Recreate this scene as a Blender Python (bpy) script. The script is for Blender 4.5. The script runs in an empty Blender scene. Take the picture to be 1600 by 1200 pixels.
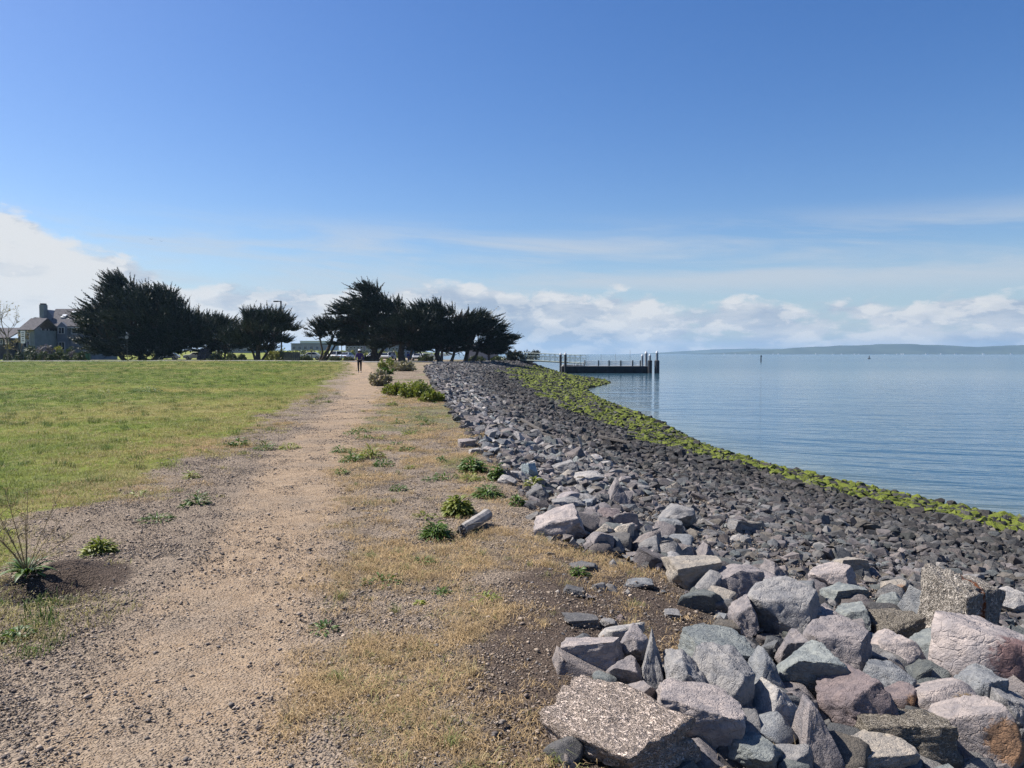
import bpy, bmesh, math, random
import numpy as np
from mathutils import Vector, Matrix, Euler

SC = bpy.context.scene
COL = SC.collection
R = math.radians

# ------------------------------------------------------------------ camera
EYE = (0.0, 0.0, 1.62)
cam_d = bpy.data.cameras.new('camera')
cam_d.sensor_width = 36.0
cam_d.lens = 27.0
cam_d.clip_start = 0.05
cam_d.clip_end = 60000.0
cam = bpy.data.objects.new('camera', cam_d)
COL.objects.link(cam)
cam.location = EYE
PITCH = math.atan(47.0 / 1200.0)
cam.rotation_euler = (math.pi / 2 - PITCH, 0, 0)
SC.camera = cam

# ------------------------------------------------------------------ light
SUN_AZ, SUN_EL = R(-70), R(50)          # azimuth from the view direction (+Y), negative = to the left
SUN_DIR = Vector((math.sin(SUN_AZ) * math.cos(SUN_EL), math.cos(SUN_AZ) * math.cos(SUN_EL), math.sin(SUN_EL)))
sun_d = bpy.data.lights.new('sun', 'SUN')
sun_d.energy = 5.0
sun_d.angle = R(0.53)
sun_d.color = (1.0, 0.95, 0.88)
sun = bpy.data.objects.new('sun', sun_d)
COL.objects.link(sun)
sun.location = (-60, 60, 90)
sun.rotation_euler = SUN_DIR.to_track_quat('Z', 'Y').to_euler()

SC.view_settings.view_transform = 'Standard'
SC.view_settings.look = 'None'
SC.view_settings.exposure = 0.85
SC.view_settings.gamma = 1.0
SC.view_settings.use_curve_mapping = False
SC.render.engine = 'CYCLES'
SC.cycles.max_bounces = 6
SC.cycles.diffuse_bounces = 2
SC.cycles.glossy_bounces = 3
SC.cycles.transparent_max_bounces = 8
SC.cycles.volume_bounces = 0
SC.cycles.use_denoising = True
SC.cycles.denoiser = 'OPENIMAGEDENOISE'
SC.cycles.denoising_input_passes = 'RGB_ALBEDO_NORMAL'
SC.cycles.denoising_prefilter = 'NONE'
SC.cycles.sample_clamp_indirect = 6.0


# ------------------------------------------------------------------ node helper
class NT:
    """A few lines to write node graphs shortly."""
    def __init__(self, tree):
        self.t = tree
        self.n = tree.nodes
        self.l = tree.links

    def put(self, sock, v):
        if v is None:
            return
        if hasattr(v, 'is_output'):
            self.l.new(v, sock)
        elif isinstance(v, (tuple, list)) and sock.type == 'RGBA' and len(v) == 3:
            sock.default_value = (*v, 1.0)
        else:
            sock.default_value = v

    def node(self, kind, ins=None, **props):
        nd = self.n.new(kind)
        for k, v in props.items():
            setattr(nd, k, v)
        for k, v in (ins or {}).items():
            self.put(nd.inputs[k], v)
        return nd

    def math(self, op, a, b=None, c=None, clamp=False):
        nd = self.n.new('ShaderNodeMath')
        nd.operation = op
        nd.use_clamp = clamp
        for i, v in enumerate((a, b, c)):
            self.put(nd.inputs[i], v)
        return nd.outputs[0]

    def mix(self, f, a, b, blend='MIX'):
        nd = self.n.new('ShaderNodeMix')
        nd.data_type = 'RGBA'
        nd.blend_type = blend
        self.put(nd.inputs[0], f)
        self.put(nd.inputs[6], a)
        self.put(nd.inputs[7], b)
        return nd.outputs[2]

    def ss(self, x, lo, hi, a=0.0, b=1.0):
        nd = self.n.new('ShaderNodeMapRange')
        nd.interpolation_type = 'SMOOTHSTEP'
        for i, v in enumerate((x, lo, hi, a, b)):
            self.put(nd.inputs[i], v)
        return nd.outputs[0]

    def noise(self, vec, scale, detail=3.0, rough=0.55, dist=0.0, out=0):
        nd = self.n.new('ShaderNodeTexNoise')
        self.put(nd.inputs['Vector'], vec)
        self.put(nd.inputs['Scale'], scale)
        self.put(nd.inputs['Detail'], detail)
        self.put(nd.inputs['Roughness'], rough)
        self.put(nd.inputs['Distortion'], dist)
        return nd.outputs[out]

    def vor(self, vec, scale, out='Distance', feature='F1', rand=1.0):
        nd = self.n.new('ShaderNodeTexVoronoi')
        nd.feature = feature
        self.put(nd.inputs['Vector'], vec)
        self.put(nd.inputs['Scale'], scale)
        self.put(nd.inputs['Randomness'], rand)
        return nd.outputs[out]

    def xyz(self, x, y, z):
        nd = self.n.new('ShaderNodeCombineXYZ')
        for i, v in enumerate((x, y, z)):
            self.put(nd.inputs[i], v)
        return nd.outputs[0]

    def sep(self, v):
        nd = self.n.new('ShaderNodeSeparateXYZ')
        self.put(nd.inputs[0], v)
        return nd.outputs

    def vmul(self, v, s):
        nd = self.n.new('ShaderNodeVectorMath')
        nd.operation = 'MULTIPLY'
        self.put(nd.inputs[0], v)
        self.put(nd.inputs[1], s)
        return nd.outputs[0]

    def vadd(self, v, s):
        nd = self.n.new('ShaderNodeVectorMath')
        nd.operation = 'ADD'
        self.put(nd.inputs[0], v)
        self.put(nd.inputs[1], s)
        return nd.outputs[0]

    def bump(self, h, strength, dist, normal=None):
        nd = self.n.new('ShaderNodeBump')
        self.put(nd.inputs['Height'], h)
        self.put(nd.inputs['Strength'], strength)
        self.put(nd.inputs['Distance'], dist)
        if normal is not None:
            self.put(nd.inputs['Normal'], normal)
        return nd.outputs[0]


# ------------------------------------------------------------------ world: Nishita sky and a bank of clouds at infinity
world = bpy.data.worlds.new('World')
SC.world = world
world.use_nodes = True
W = NT(world.node_tree)
W.n.clear()
sky = W.node('ShaderNodeTexSky', sky_type='NISHITA', sun_disc=False, sun_elevation=SUN_EL, sun_rotation=SUN_AZ,
             altitude=0.0, air_density=1.0, dust_density=0.85, ozone_density=3.2)
tc = W.node('ShaderNodeTexCoord').outputs['Generated']
dx, dy, dz = W.sep(tc)
az = W.math('ARCTAN2', dx, dy)
el = W.math('ARCSINE', dz)
# cumulus bank: its top rises to the sunward side, ragged by noise
cv = W.xyz(az, W.math('MULTIPLY', el, 2.1), 0.37)
big = W.noise(cv, 6.0, 4.0, 0.5, 0.1)
puff = W.noise(W.vadd(cv, (3.1, 1.7, 0.0)), 22.0, 7.0, 0.56, 0.25)
top = W.math('ADD', 0.090, W.math('MULTIPLY', W.ss(az, -0.36, -0.62), 0.066))
top = W.math('SUBTRACT', top, W.math('MULTIPLY', W.ss(az, 0.0, 0.35), 0.024))
d = W.math('SUBTRACT', top, el)
d = W.math('ADD', d, W.math('MULTIPLY', W.math('SUBTRACT', big, 0.5), 0.060))
d = W.math('ADD', d, W.math('MULTIPLY', W.math('SUBTRACT', puff, 0.5), 0.060))
mask = W.ss(d, 0.0, 0.016)
# gaps of blue between the cloud bodies, more of them to the sea side
gap = W.noise(W.xyz(W.math('MULTIPLY', az, 0.9), W.math('MULTIPLY', el, 2.6), 4.2), 9.0, 6.0, 0.55, 0.15)
gapk = W.math('ADD', W.ss(az, -0.15, 0.5, 0.20, 0.45), W.ss(el, 0.03, 0.0, 0.0, 0.06))
mask = W.math('MULTIPLY', mask, W.ss(W.math('SUBTRACT', gap, gapk), -0.04, 0.05, 0.10, 0.96))
# thin high streaks
st = W.noise(W.xyz(az, W.math('ADD', W.math('MULTIPLY', el, 9.0), W.math('MULTIPLY', az, 0.6)), 1.3), 2.4, 6.0, 0.6, 0.5)
band = W.math('MULTIPLY', W.ss(el, 0.060, 0.095), W.ss(el, 0.185, 0.125))
streak = W.math('MULTIPLY', W.math('MULTIPLY', W.ss(st, 0.36, 0.62), band), 0.75)
veil = W.math('MULTIPLY', W.ss(el, 0.16, -0.01), 0.66)
shade = W.noise(W.vadd(W.vmul(cv, (1.0, 1.5, 1.0)), (0.2, 0.16, 2.0)), 9.0, 6.0, 0.55, 0.2)
# lit rims: density just above a point tells how near the top of its puff it lies
puff_up = W.noise(W.vadd(cv, (3.1 - 0.012, 1.7 + 0.035, 0.0)), 22.0, 7.0, 0.56, 0.25)
rim = W.ss(W.math('SUBTRACT', puff, puff_up), -0.04, 0.10)
lit = W.math('ADD', W.math('MULTIPLY', W.ss(shade, 0.34, 0.60), 0.75), W.math('MULTIPLY', rim, 0.5))
lit = W.math('ADD', lit, W.ss(az, 0.1, -0.5, 0.0, 0.25), clamp=True)
ccol = W.mix(lit, (0.42, 0.51, 0.65), (0.86, 0.865, 0.87))
sky_tint = W.node('ShaderNodeHueSaturation', {'Hue': 0.511, 'Saturation': 1.30, 'Value': 1.0, 'Color': sky.outputs[0]}).outputs[0]
b_sky = W.node('ShaderNodeBackground', {'Color': sky_tint, 'Strength': 0.074}).outputs[0]
b_veil = W.node('ShaderNodeBackground', {'Color': (0.47, 0.63, 0.84), 'Strength': 0.47}).outputs[0]
b_cloud = W.node('ShaderNodeBackground', {'Color': ccol, 'Strength': 0.50}).outputs[0]
m0 = W.node('ShaderNodeMixShader', {0: veil, 1: b_sky, 2: b_veil}).outputs[0]
b_cirrus = W.node('ShaderNodeBackground', {'Color': (0.74, 0.80, 0.88), 'Strength': 0.44}).outputs[0]
m1 = W.node('ShaderNodeMixShader', {0: streak, 1: m0, 2: b_cirrus}).outputs[0]
above = W.ss(el, -0.01, 0.0)
m2 = W.node('ShaderNodeMixShader', {0: W.math('MULTIPLY', mask, above), 1: m1, 2: b_cloud}).outputs[0]
W.node('ShaderNodeOutputWorld', {'Surface': m2})
world.cycles.sampling_method = 'MANUAL'
world.cycles.sample_map_resolution = 512


# ------------------------------------------------------------------ mesh helpers
def tag(o, label=None, cat=None, group=None, kind=None):
    if label:
        o['label'] = label
    if cat:
        o['category'] = cat
    if group:
        o['group'] = group
    if kind:
        o['kind'] = kind
    return o


def empty(name, loc, rz=0.0):
    o = bpy.data.objects.new(name, None)
    o.location = loc
    o.rotation_euler = (0, 0, rz)
    o.empty_display_size = 0.2
    COL.objects.link(o)
    return o


def add_obj(name, me, parent=None, loc=None):
    o = bpy.data.objects.new(name, me)
    COL.objects.link(o)
    if parent is not None:
        o.parent = parent
    if loc is not None:
        o.location = loc
    return o


def raw_mesh(name, verts, faces_flat, nper, mat=None, smooth=False):
    """mesh from numpy arrays; all faces have nper corners."""
    me = bpy.data.meshes.new(name)
    verts = np.asarray(verts, dtype=np.float32)
    faces = np.asarray(faces_flat, dtype=np.int32).reshape(-1, nper)
    me.vertices.add(len(verts))
    me.vertices.foreach_set('co', verts.ravel())
    me.loops.add(faces.size)
    me.loops.foreach_set('vertex_index', faces.ravel())
    me.polygons.add(len(faces))
    me.polygons.foreach_set('loop_start', np.arange(0, faces.size, nper, dtype=np.int32))
    me.polygons.foreach_set('loop_total', np.full(len(faces), nper, dtype=np.int32))
    if smooth:
        me.polygons.foreach_set('use_smooth', np.ones(len(faces), dtype=bool))
    me.update(calc_edges=True)
    if mat is not None:
        me.materials.append(mat)
    return me


class MB:
    """collects simple solids; build() links them as ONE mesh object."""
    def __init__(self):
        self.v, self.f = [], []

    def add(self, vs, fs):
        b = len(self.v)
        self.v += [tuple(p) for p in vs]
        self.f += [tuple(b + i for i in f) for f in fs]
        return self

    def box(self, x0, x1, y0, y1, z0, z1):
        vs = [(x0, y0, z0), (x1, y0, z0), (x1, y1, z0), (x0, y1, z0), (x0, y0, z1), (x1, y0, z1), (x1, y1, z1), (x0, y1, z1)]
        return self.add(vs, [(0, 3, 2, 1), (4, 5, 6, 7), (0, 1, 5, 4), (1, 2, 6, 5), (2, 3, 7, 6), (3, 0, 4, 7)])

    def prism(self, prof, axis, a, b):
        """extrude a closed 2-D profile along an axis ('x': profile is (y,z); 'y': profile is (x,z); 'z': (x,y))."""
        n = len(prof)
        mk = {'x': lambda p, q: (q, p[0], p[1]), 'y': lambda p, q: (p[0], q, p[1]), 'z': lambda p, q: (p[0], p[1], q)}[axis]
        vs = [mk(p, a) for p in prof] + [mk(p, b) for p in prof]
        fs = [tuple(range(n))[::-1], tuple(range(n, 2 * n))] + [(i, (i + 1) % n, n + (i + 1) % n, n + i) for i in range(n)]
        return self.add(vs, fs)

    def tube(self, pts, rad, seg=6, caps=True):
        pts = [Vector(p) for p in pts]
        rr = rad if isinstance(rad, (list, tuple)) else [rad] * len(pts)
        vs, fs = [], []
        ref = None
        for i, p in enumerate(pts):
            t = (pts[min(i + 1, len(pts) - 1)] - pts[max(i - 1, 0)])
            t = t.normalized() if t.length > 1e-9 else Vector((0, 0, 1))
            if ref is None:
                ref = Vector((1, 0, 0)) if abs(t.x) < 0.8 else Vector((0, 1, 0))
            a = (ref - t * ref.dot(t)).normalized()
            ref = a
            b = t.cross(a)
            for k in range(seg):
                w = 2 * math.pi * k / seg
                vs.append(p + (a * math.cos(w) + b * math.sin(w)) * rr[i])
        for i in range(len(pts) - 1):
            for k in range(seg):
                k2 = (k + 1) % seg
                fs.append((i * seg + k, i * seg + k2, (i + 1) * seg + k2, (i + 1) * seg + k))
        if caps:
            fs.append(tuple(range(seg))[::-1])
            e = (len(pts) - 1) * seg
            fs.append(tuple(range(e, e + seg)))
        return self.add(vs, fs)

    def lathe(self, prof, seg=12, c=(0, 0, 0)):
        return self.tube([(c[0], c[1], c[2] + z) for r, z in prof], [max(r, 1e-4) for r, z in prof], seg)

    def build(self, name, mat, parent=None, loc=None, smooth=False, bevel=0.0):
        me = bpy.data.meshes.new(name)
        me.from_pydata(self.v, [], self.f)
        me.materials.append(mat)
        if smooth:
            me.polygons.foreach_set('use_smooth', np.ones(len(me.polygons), dtype=bool))
        me.update()
        o = add_obj(name, me, parent, loc)
        if bevel:
            m = o.modifiers.new('bevel', 'BEVEL')
            m.width = bevel
            m.segments = 2
            m.limit_method = 'ANGLE'
        return o


def copy_tree(o, parent=None):
    c = o.copy()
    COL.objects.link(c)
    c.parent = parent
    for ch in list(o.children):
        copy_tree(ch, c)
    return c


def mat(name, col, rough=0.7, spec=0.3, var=0.0, scale=8.0, metal=0.0, bump=0.0, bscale=30.0):
    m = bpy.data.materials.new(name)
    m.use_nodes = True
    T = NT(m.node_tree)
    b = T.n['Principled BSDF']
    b.inputs['Roughness'].default_value = rough
    b.inputs['Specular IOR Level'].default_value = spec
    b.inputs['Metallic'].default_value = metal
    p = T.node('ShaderNodeTexCoord').outputs['Object']
    if var:
        n = T.noise(p, scale, 4.0, 0.6)
        lo = tuple(c * (1 - var) for c in col)
        hi = tuple(min(1.0, c * (1 + var)) for c in col)
        T.put(b.inputs['Base Color'], T.mix(T.ss(n, 0.3, 0.7), lo, hi))
    else:
        b.inputs['Base Color'].default_value = (*col, 1)
    if bump:
        T.put(b.inputs['Normal'], T.bump(T.noise(p, bscale, 4.0, 0.6), 0.6, bump))
    return m


# ------------------------------------------------------------------ numbers: noise, polylines, the lie of the land
RNG = np.random.RandomState(7)
_perm = np.random.RandomState(3).rand(256, 256)


def vnoise(x, y):
    xi, yi = np.floor(x).astype(int), np.floor(y).astype(int)
    fx, fy = x - xi, y - yi
    fx, fy = fx * fx * (3 - 2 * fx), fy * fy * (3 - 2 * fy)
    g = lambda a, b: _perm[a & 255, b & 255]
    return (g(xi, yi) * (1 - fx) + g(xi + 1, yi) * fx) * (1 - fy) + (g(xi, yi + 1) * (1 - fx) + g(xi + 1, yi + 1) * fx) * fy


def fbm(x, y, s, oct=4):
    v, a, n = 0.0, 0.5, 0.0
    for i in range(oct):
        v = v + a * vnoise(x * s + 17.3 * i, y * s + 5.1 * i)
        n += a
        a *= 0.5
        s *= 2.03
    return v / n - 0.5


def sm(x, lo, hi):
    t = np.clip((x - lo) / (hi - lo), 0, 1)
    return t * t * (3 - 2 * t)


CREST = np.array([(6, -40), (2.2, -10), (0.5, -2), (0.15, 1.0), (0.12, 2.2), (0.2, 3.0), (0.32, 4.3), (0.30, 6.4), (0.15, 8), (-0.75, 14), (-2.6, 28),
                  (-6.3, 56), (-9.4, 83), (-11.5, 113), (-9, 130), (-4.6, 138), (0, 150), (3.4, 163), (2, 173), (-8, 182),
                  (-25, 205), (-40, 265), (-60, 420), (-300, 4000), (-6000, 4000), (-6000, -40)], float)
SHORE = np.array([(40, -40), (27, -14), (19.5, -1), (16.6, 4.5), (14.6, 8.2), (12.6, 12.3), (10.95, 16.4), (10.1, 18.5), (9.0, 21.6), (8.05, 25.4), (7.45, 29.8),
                  (7.3, 33.8), (7.5, 41), (7.2, 49), (6.7, 61.7), (6.9, 74), (7.6, 81), (9.4, 86.4), (12.0, 96), (12.2, 104), (10.4, 118), (9, 135), (8.6, 150),
                  (9, 163), (6, 180), (-4, 192), (-22, 214), (-35, 270), (-55, 425), (-290, 4010), (-6000, 4010), (-6000, -40)], float)
WATER_Z = -2.0


def poly_info(P, poly):
    """distance to the outline and whether inside."""
    d2 = np.full(len(P), 1e18)
    ins = np.zeros(len(P), bool)
    n = len(poly)
    for i in range(n):
        a, b = poly[i], poly[(i + 1) % n]
        e = b - a
        w = P - a
        t = np.clip((w @ e) / (e @ e), 0, 1)
        q = w - t[:, None] * e
        d2 = np.minimum(d2, (q * q).sum(1))
        c = (a[1] > P[:, 1]) != (b[1] > P[:, 1])
        if c.any():
            xx = a[0] + (P[:, 1] - a[1]) / (e[1] if abs(e[1]) > 1e-12 else 1e-12) * e[0]
            ins ^= c & (P[:, 0] < xx)
    return np.sqrt(d2), ins


HOLE = (-3.13, 5.18)


def beach_t(x, y):
    """0 on the bank top, 0..1 down the slope to the waterline, above 1 under water (in units of 10 m)."""
    P = np.stack([np.ravel(x), np.ravel(y)], 1).astype(float)
    dc, inp = poly_info(P, CREST)
    ds, inl = poly_info(P, SHORE)
    t = dc / (dc + ds + 1e-9)
    t = np.where(inp, -dc / 10.0, np.where(inl, t, 1 + ds / 10.0))
    return t.reshape(np.shape(x)), dc.reshape(np.shape(x))


def height(x, y, fine=True, tt=None):
    x, y = np.asarray(x, float), np.asarray(y, float)
    t = tt if tt is not None else beach_t(x, y)[0]
    r = np.hypot(x, y)
    zp = 0.2 * sm(y, 30, 56) + 0.24 * sm(y, 60, 130) * sm(x, -8, -45) + 3.0 * sm(y, 240, 430) * sm(x, -30, -90)
    zp = zp + 0.10 * fbm(x, y, 0.11, 2) * sm(r, 3, 12) + 0.05 * fbm(x + 40, y, 0.5, 3)
    hx, hy = x - HOLE[0], y - HOLE[1]
    zp = zp - 0.34 * np.exp(-(hx ** 2 / 0.05 + hy ** 2 / 0.026)) + 0.10 * np.exp(-((hx + 0.12) ** 2 / 0.09 + (hy - 0.42) ** 2 / 0.05))
    if fine:
        near = 1 - sm(r, 12, 30)
        zp = zp + near * (0.030 * fbm(x, y, 2.6, 3) + 0.012 * fbm(x + 9, y + 4, 11.0, 2))
    tc_ = np.clip(t, 0, 1)
    zs = WATER_Z * tc_ ** 0.92 + 0.25 * fbm(x + 70, y + 30, 0.35, 3) * np.sin(np.pi * tc_)
    z = np.where(t <= 0, zp, zs + zp * (1 - sm(tc_, 0, 0.35)))
    return np.where(t > 1, WATER_Z - np.minimum((t - 1) * 1.6, 3.0), z)


def hz(x, y):
    return float(height(np.array([x]), np.array([y]))[0])


def px_dir(u, v):
    """direction of a photo pixel (1600 x 1200) in the world."""
    a, b = (u - 800.0) / 1200.0, (600.0 - v) / 1200.0
    c, s = math.cos(PITCH), math.sin(PITCH)
    return (a, c + b * s, b * c - s)


def gp(u, v):
    """the ground point seen there (march along the sight line until it meets the land or the water)."""
    dx_, dy_, dz_ = px_dir(u, v)
    k = 1.2 * 1.012 ** np.arange(460)
    X, Y, Z = dx_ * k, dy_ * k, EYE[2] + dz_ * k
    H = np.maximum(height(X, Y), WATER_Z)
    i = int(np.argmax(Z < H)) if (Z < H).any() else len(k) - 1
    if i:
        a = (Z[i - 1] - H[i - 1]) / max(1e-9, (Z[i - 1] - H[i - 1]) - (Z[i] - H[i]))
        return X[i - 1] + (X[i] - X[i - 1]) * a, Y[i - 1] + (Y[i] - Y[i - 1]) * a
    return X[0], Y[0]


def atY(u, v, y):
    """the point on that sight line at depth y."""
    dx_, dy_, dz_ = px_dir(u, v)
    k = y / dy_
    return Vector((dx_ * k, y, EYE[2] + dz_ * k))

# ------------------------------------------------------------------ zones of the bank top
PATH_Y = np.array([-40, 0, 2.96, 4.3, 6.4, 9.7, 15, 28, 58, 100, 130])
PATH_C = np.array([2.0, -0.9, -1.38, -1.68, -2.02, -2.75, -3.65, -5.5, -11.0, -19.5, -26])
PATH_W = np.array([0.55, 0.5, 0.52, 0.55, 0.6, 0.62, 0.75, 0.85, 1.2, 2.0, 3.0])
LAWN_Y = np.array([-40, 0, 3.6, 4.6, 5.6, 6.5, 7.3, 7.9, 8.4, 9.95, 13.9, 19.6, 27.4, 50, 76, 110, 140])
LAWN_X = np.array([-4.0, -3.2, -3.0, -3.2, -3.75, -4.2, -4.75, -4.75, -4.3, -4.7, -5.2, -6.2, -7.4, -11.2, -16.3, -24, -31])


def zones(x, y, t):
    wob = 0.75 * fbm(x + 3, y + 8, 0.8, 3) + 0.35 * fbm(x, y, 3.5, 2)
    dl = LAWN_X[0] * 0 + np.interp(y, LAWN_Y, LAWN_X) - x + wob * (1 + 0.02 * y)
    lawn = sm(dl, -0.30 - 0.010 * y, 0.55 + 0.016 * y)
    dp = np.abs(x - np.interp(y, PATH_Y, PATH_C)) / np.interp(y, PATH_Y, PATH_W) + wob * 0.7
    path = 1 - sm(dp, 0.35, 1.55)
    right = sm(x - np.interp(y, PATH_Y, PATH_C) + wob * 0.4, 0.25, 0.85)
    patch = sm(fbm(x + 21, y + 2, 1.2, 4), -0.07, 0.09)
    shore = sm(t, 0.0, 0.05)
    pocket = np.exp(-((x - 0.78) / 0.55) ** 2 - ((y - 5.3) / 1.15) ** 2)
    shore = shore * (1 - 0.9 * np.clip(pocket * 1.6, 0, 1))
    near_c = sm(t + 0.07 * fbm(x + 2, y + 77, 1.3, 3), -0.085, -0.015) * sm(y, 9.0, 4.0)
    soil = np.clip(near_c * 0.85 + sm(fbm(x + 5, y + 31, 0.9, 3), 0.08, 0.2) * 0.45 * right, 0, 1)
    dry = right * (0.34 + 0.5 * patch) * (1 - 0.5 * near_c)
    dry = np.maximum(dry, 0.75 * pocket)
    # straw patches beside the lawn's edge
    dry = np.maximum(dry, sm(dl, -1.1, 0.1) * (1 - sm(dl, 0.5, 1.6)) * sm(fbm(x, y + 60, 0.45, 3), -0.06, 0.08) * sm(y, 7, 11))
    gx, gy = x - HOLE[0], y - HOLE[1]
    hole = np.exp(-((gx + 0.10) ** 2 / 0.16 + (gy - 0.22) ** 2 / 0.16))
    soil = np.maximum(soil, np.clip(hole * 2.2, 0, 1))
    green = right * sm(fbm(x + 88, y + 14, 0.55, 3), 0.0, 0.16) * sm(y, 5.5, 9)
    return dict(lawn=lawn, path=path, dry=dry * (1 - shore), shore=shore, soil=soil * (1 - lawn), green=green * (1 - shore))


# ------------------------------------------------------------------ ground material
def ground_material():
    m = bpy.data.materials.new('ground_earth')
    m.use_nodes = True
    T = NT(m.node_tree)
    b = T.n['Principled BSDF']
    p = T.node('ShaderNodeNewGeometry').outputs['Position']
    z1 = T.node('ShaderNodeAttribute', attribute_name='zone_a').outputs['Color']
    z2 = T.node('ShaderNodeAttribute', attribute_name='zone_b').outputs['Color']
    s1 = T.node('ShaderNodeSeparateColor', {0: z1}).outputs
    s2 = T.node('ShaderNodeSeparateColor', {0: z2}).outputs
    lawn, dry, path = s1[0], s1[1], s1[2]
    shore, soil, green = s2[0], s2[1], s2[2]
    n_f = T.noise(p, 42.0, 4.0, 0.65)
    n_m = T.noise(p, 7.0, 5.0, 0.62)
    n_l = T.noise(p, 0.8, 4.0, 0.6)
    n_x = T.noise(p, 0.11, 3.0, 0.5)

    def soft(w, amt=0.9, lo=0.36, hi=0.64):
        k = T.math('ADD', T.math('MULTIPLY', n_f, 0.5), T.math('MULTIPLY', n_m, 0.5))
        return T.ss(T.math('ADD', w, T.math('MULTIPLY', T.math('SUBTRACT', k, 0.5), amt)), lo, hi)

    peb = T.vor(p, 75.0, 'Color')
    pebd = T.vor(p, 75.0, 'Distance')
    pv = T.node('ShaderNodeSeparateColor', {0: peb}).outputs[0]
    peb2 = T.vor(p, 160.0, 'Color')
    pv2 = T.node('ShaderNodeSeparateColor', {0: peb2}).outputs[1]
    sand = T.mix(T.ss(n_m, 0.3, 0.7), (0.255, 0.183, 0.120), (0.385, 0.285, 0.190))
    sand = T.mix(T.math('MULTIPLY', T.ss(pv2, 0.72, 0.9), 0.55), sand, (0.17, 0.155, 0.15))
    grav = T.mix(pv, (0.092, 0.075, 0.062), (0.32, 0.255, 0.19))
    grav = T.mix(T.ss(pv2, 0.55, 0.95), grav, (0.31, 0.24, 0.18))
    bare = T.mix(T.ss(T.math('ADD', n_l, T.math('MULTIPLY', n_m, 0.35)), 0.60, 0.92), sand, grav)
    bare = T.mix(soft(path, 1.0, 0.2, 0.85), grav, bare)
    straw = T.mix(T.ss(n_f, 0.3, 0.7), (0.115, 0.094, 0.074), (0.27, 0.208, 0.14))
    c = T.mix(soft(dry), bare, straw)
    earth = T.mix(pv2, (0.045, 0.034, 0.028), (0.12, 0.09, 0.07))
    c = T.mix(soft(soil), c, earth)
    c = T.mix(T.math('MULTIPLY', soft(green, 0.9), 0.6), c, (0.13, 0.145, 0.055))
    g1 = T.mix(T.ss(n_m, 0.3, 0.7), (0.095, 0.13, 0.018), (0.19, 0.215, 0.040))
    g2 = T.mix(T.ss(n_f, 0.3, 0.7), (0.19, 0.17, 0.06), (0.31, 0.265, 0.11))
    yel = T.math('ADD', T.math('MULTIPLY', n_l, 0.5), T.math('MULTIPLY', n_x, 0.6))
    g = T.mix(T.ss(yel, 0.53, 0.70), g1, g2)
    c = T.mix(soft(lawn, 0.7), c, g)
    bed = T.mix(pv, (0.035, 0.034, 0.034), (0.13, 0.122, 0.115))
    c = T.mix(T.ss(shore, 0.3, 0.8), c, bed)
    T.put(b.inputs['Base Color'], c)
    b.inputs['Roughness'].default_value = 0.95
    b.inputs['Specular IOR Level'].default_value = 0.12
    h = T.math('ADD', T.math('MULTIPLY', n_f, 0.6), T.math('MULTIPLY', T.ss(pebd, 0.6, 0.1), 0.45))
    h = T.math('ADD', h, T.math('MULTIPLY', pv2, 0.22))
    T.put(b.inputs['Normal'], T.bump(h, 0.9, 0.022, T.bump(n_m, 0.8, 0.05)))
    return m


M_GROUND = ground_material()


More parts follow.
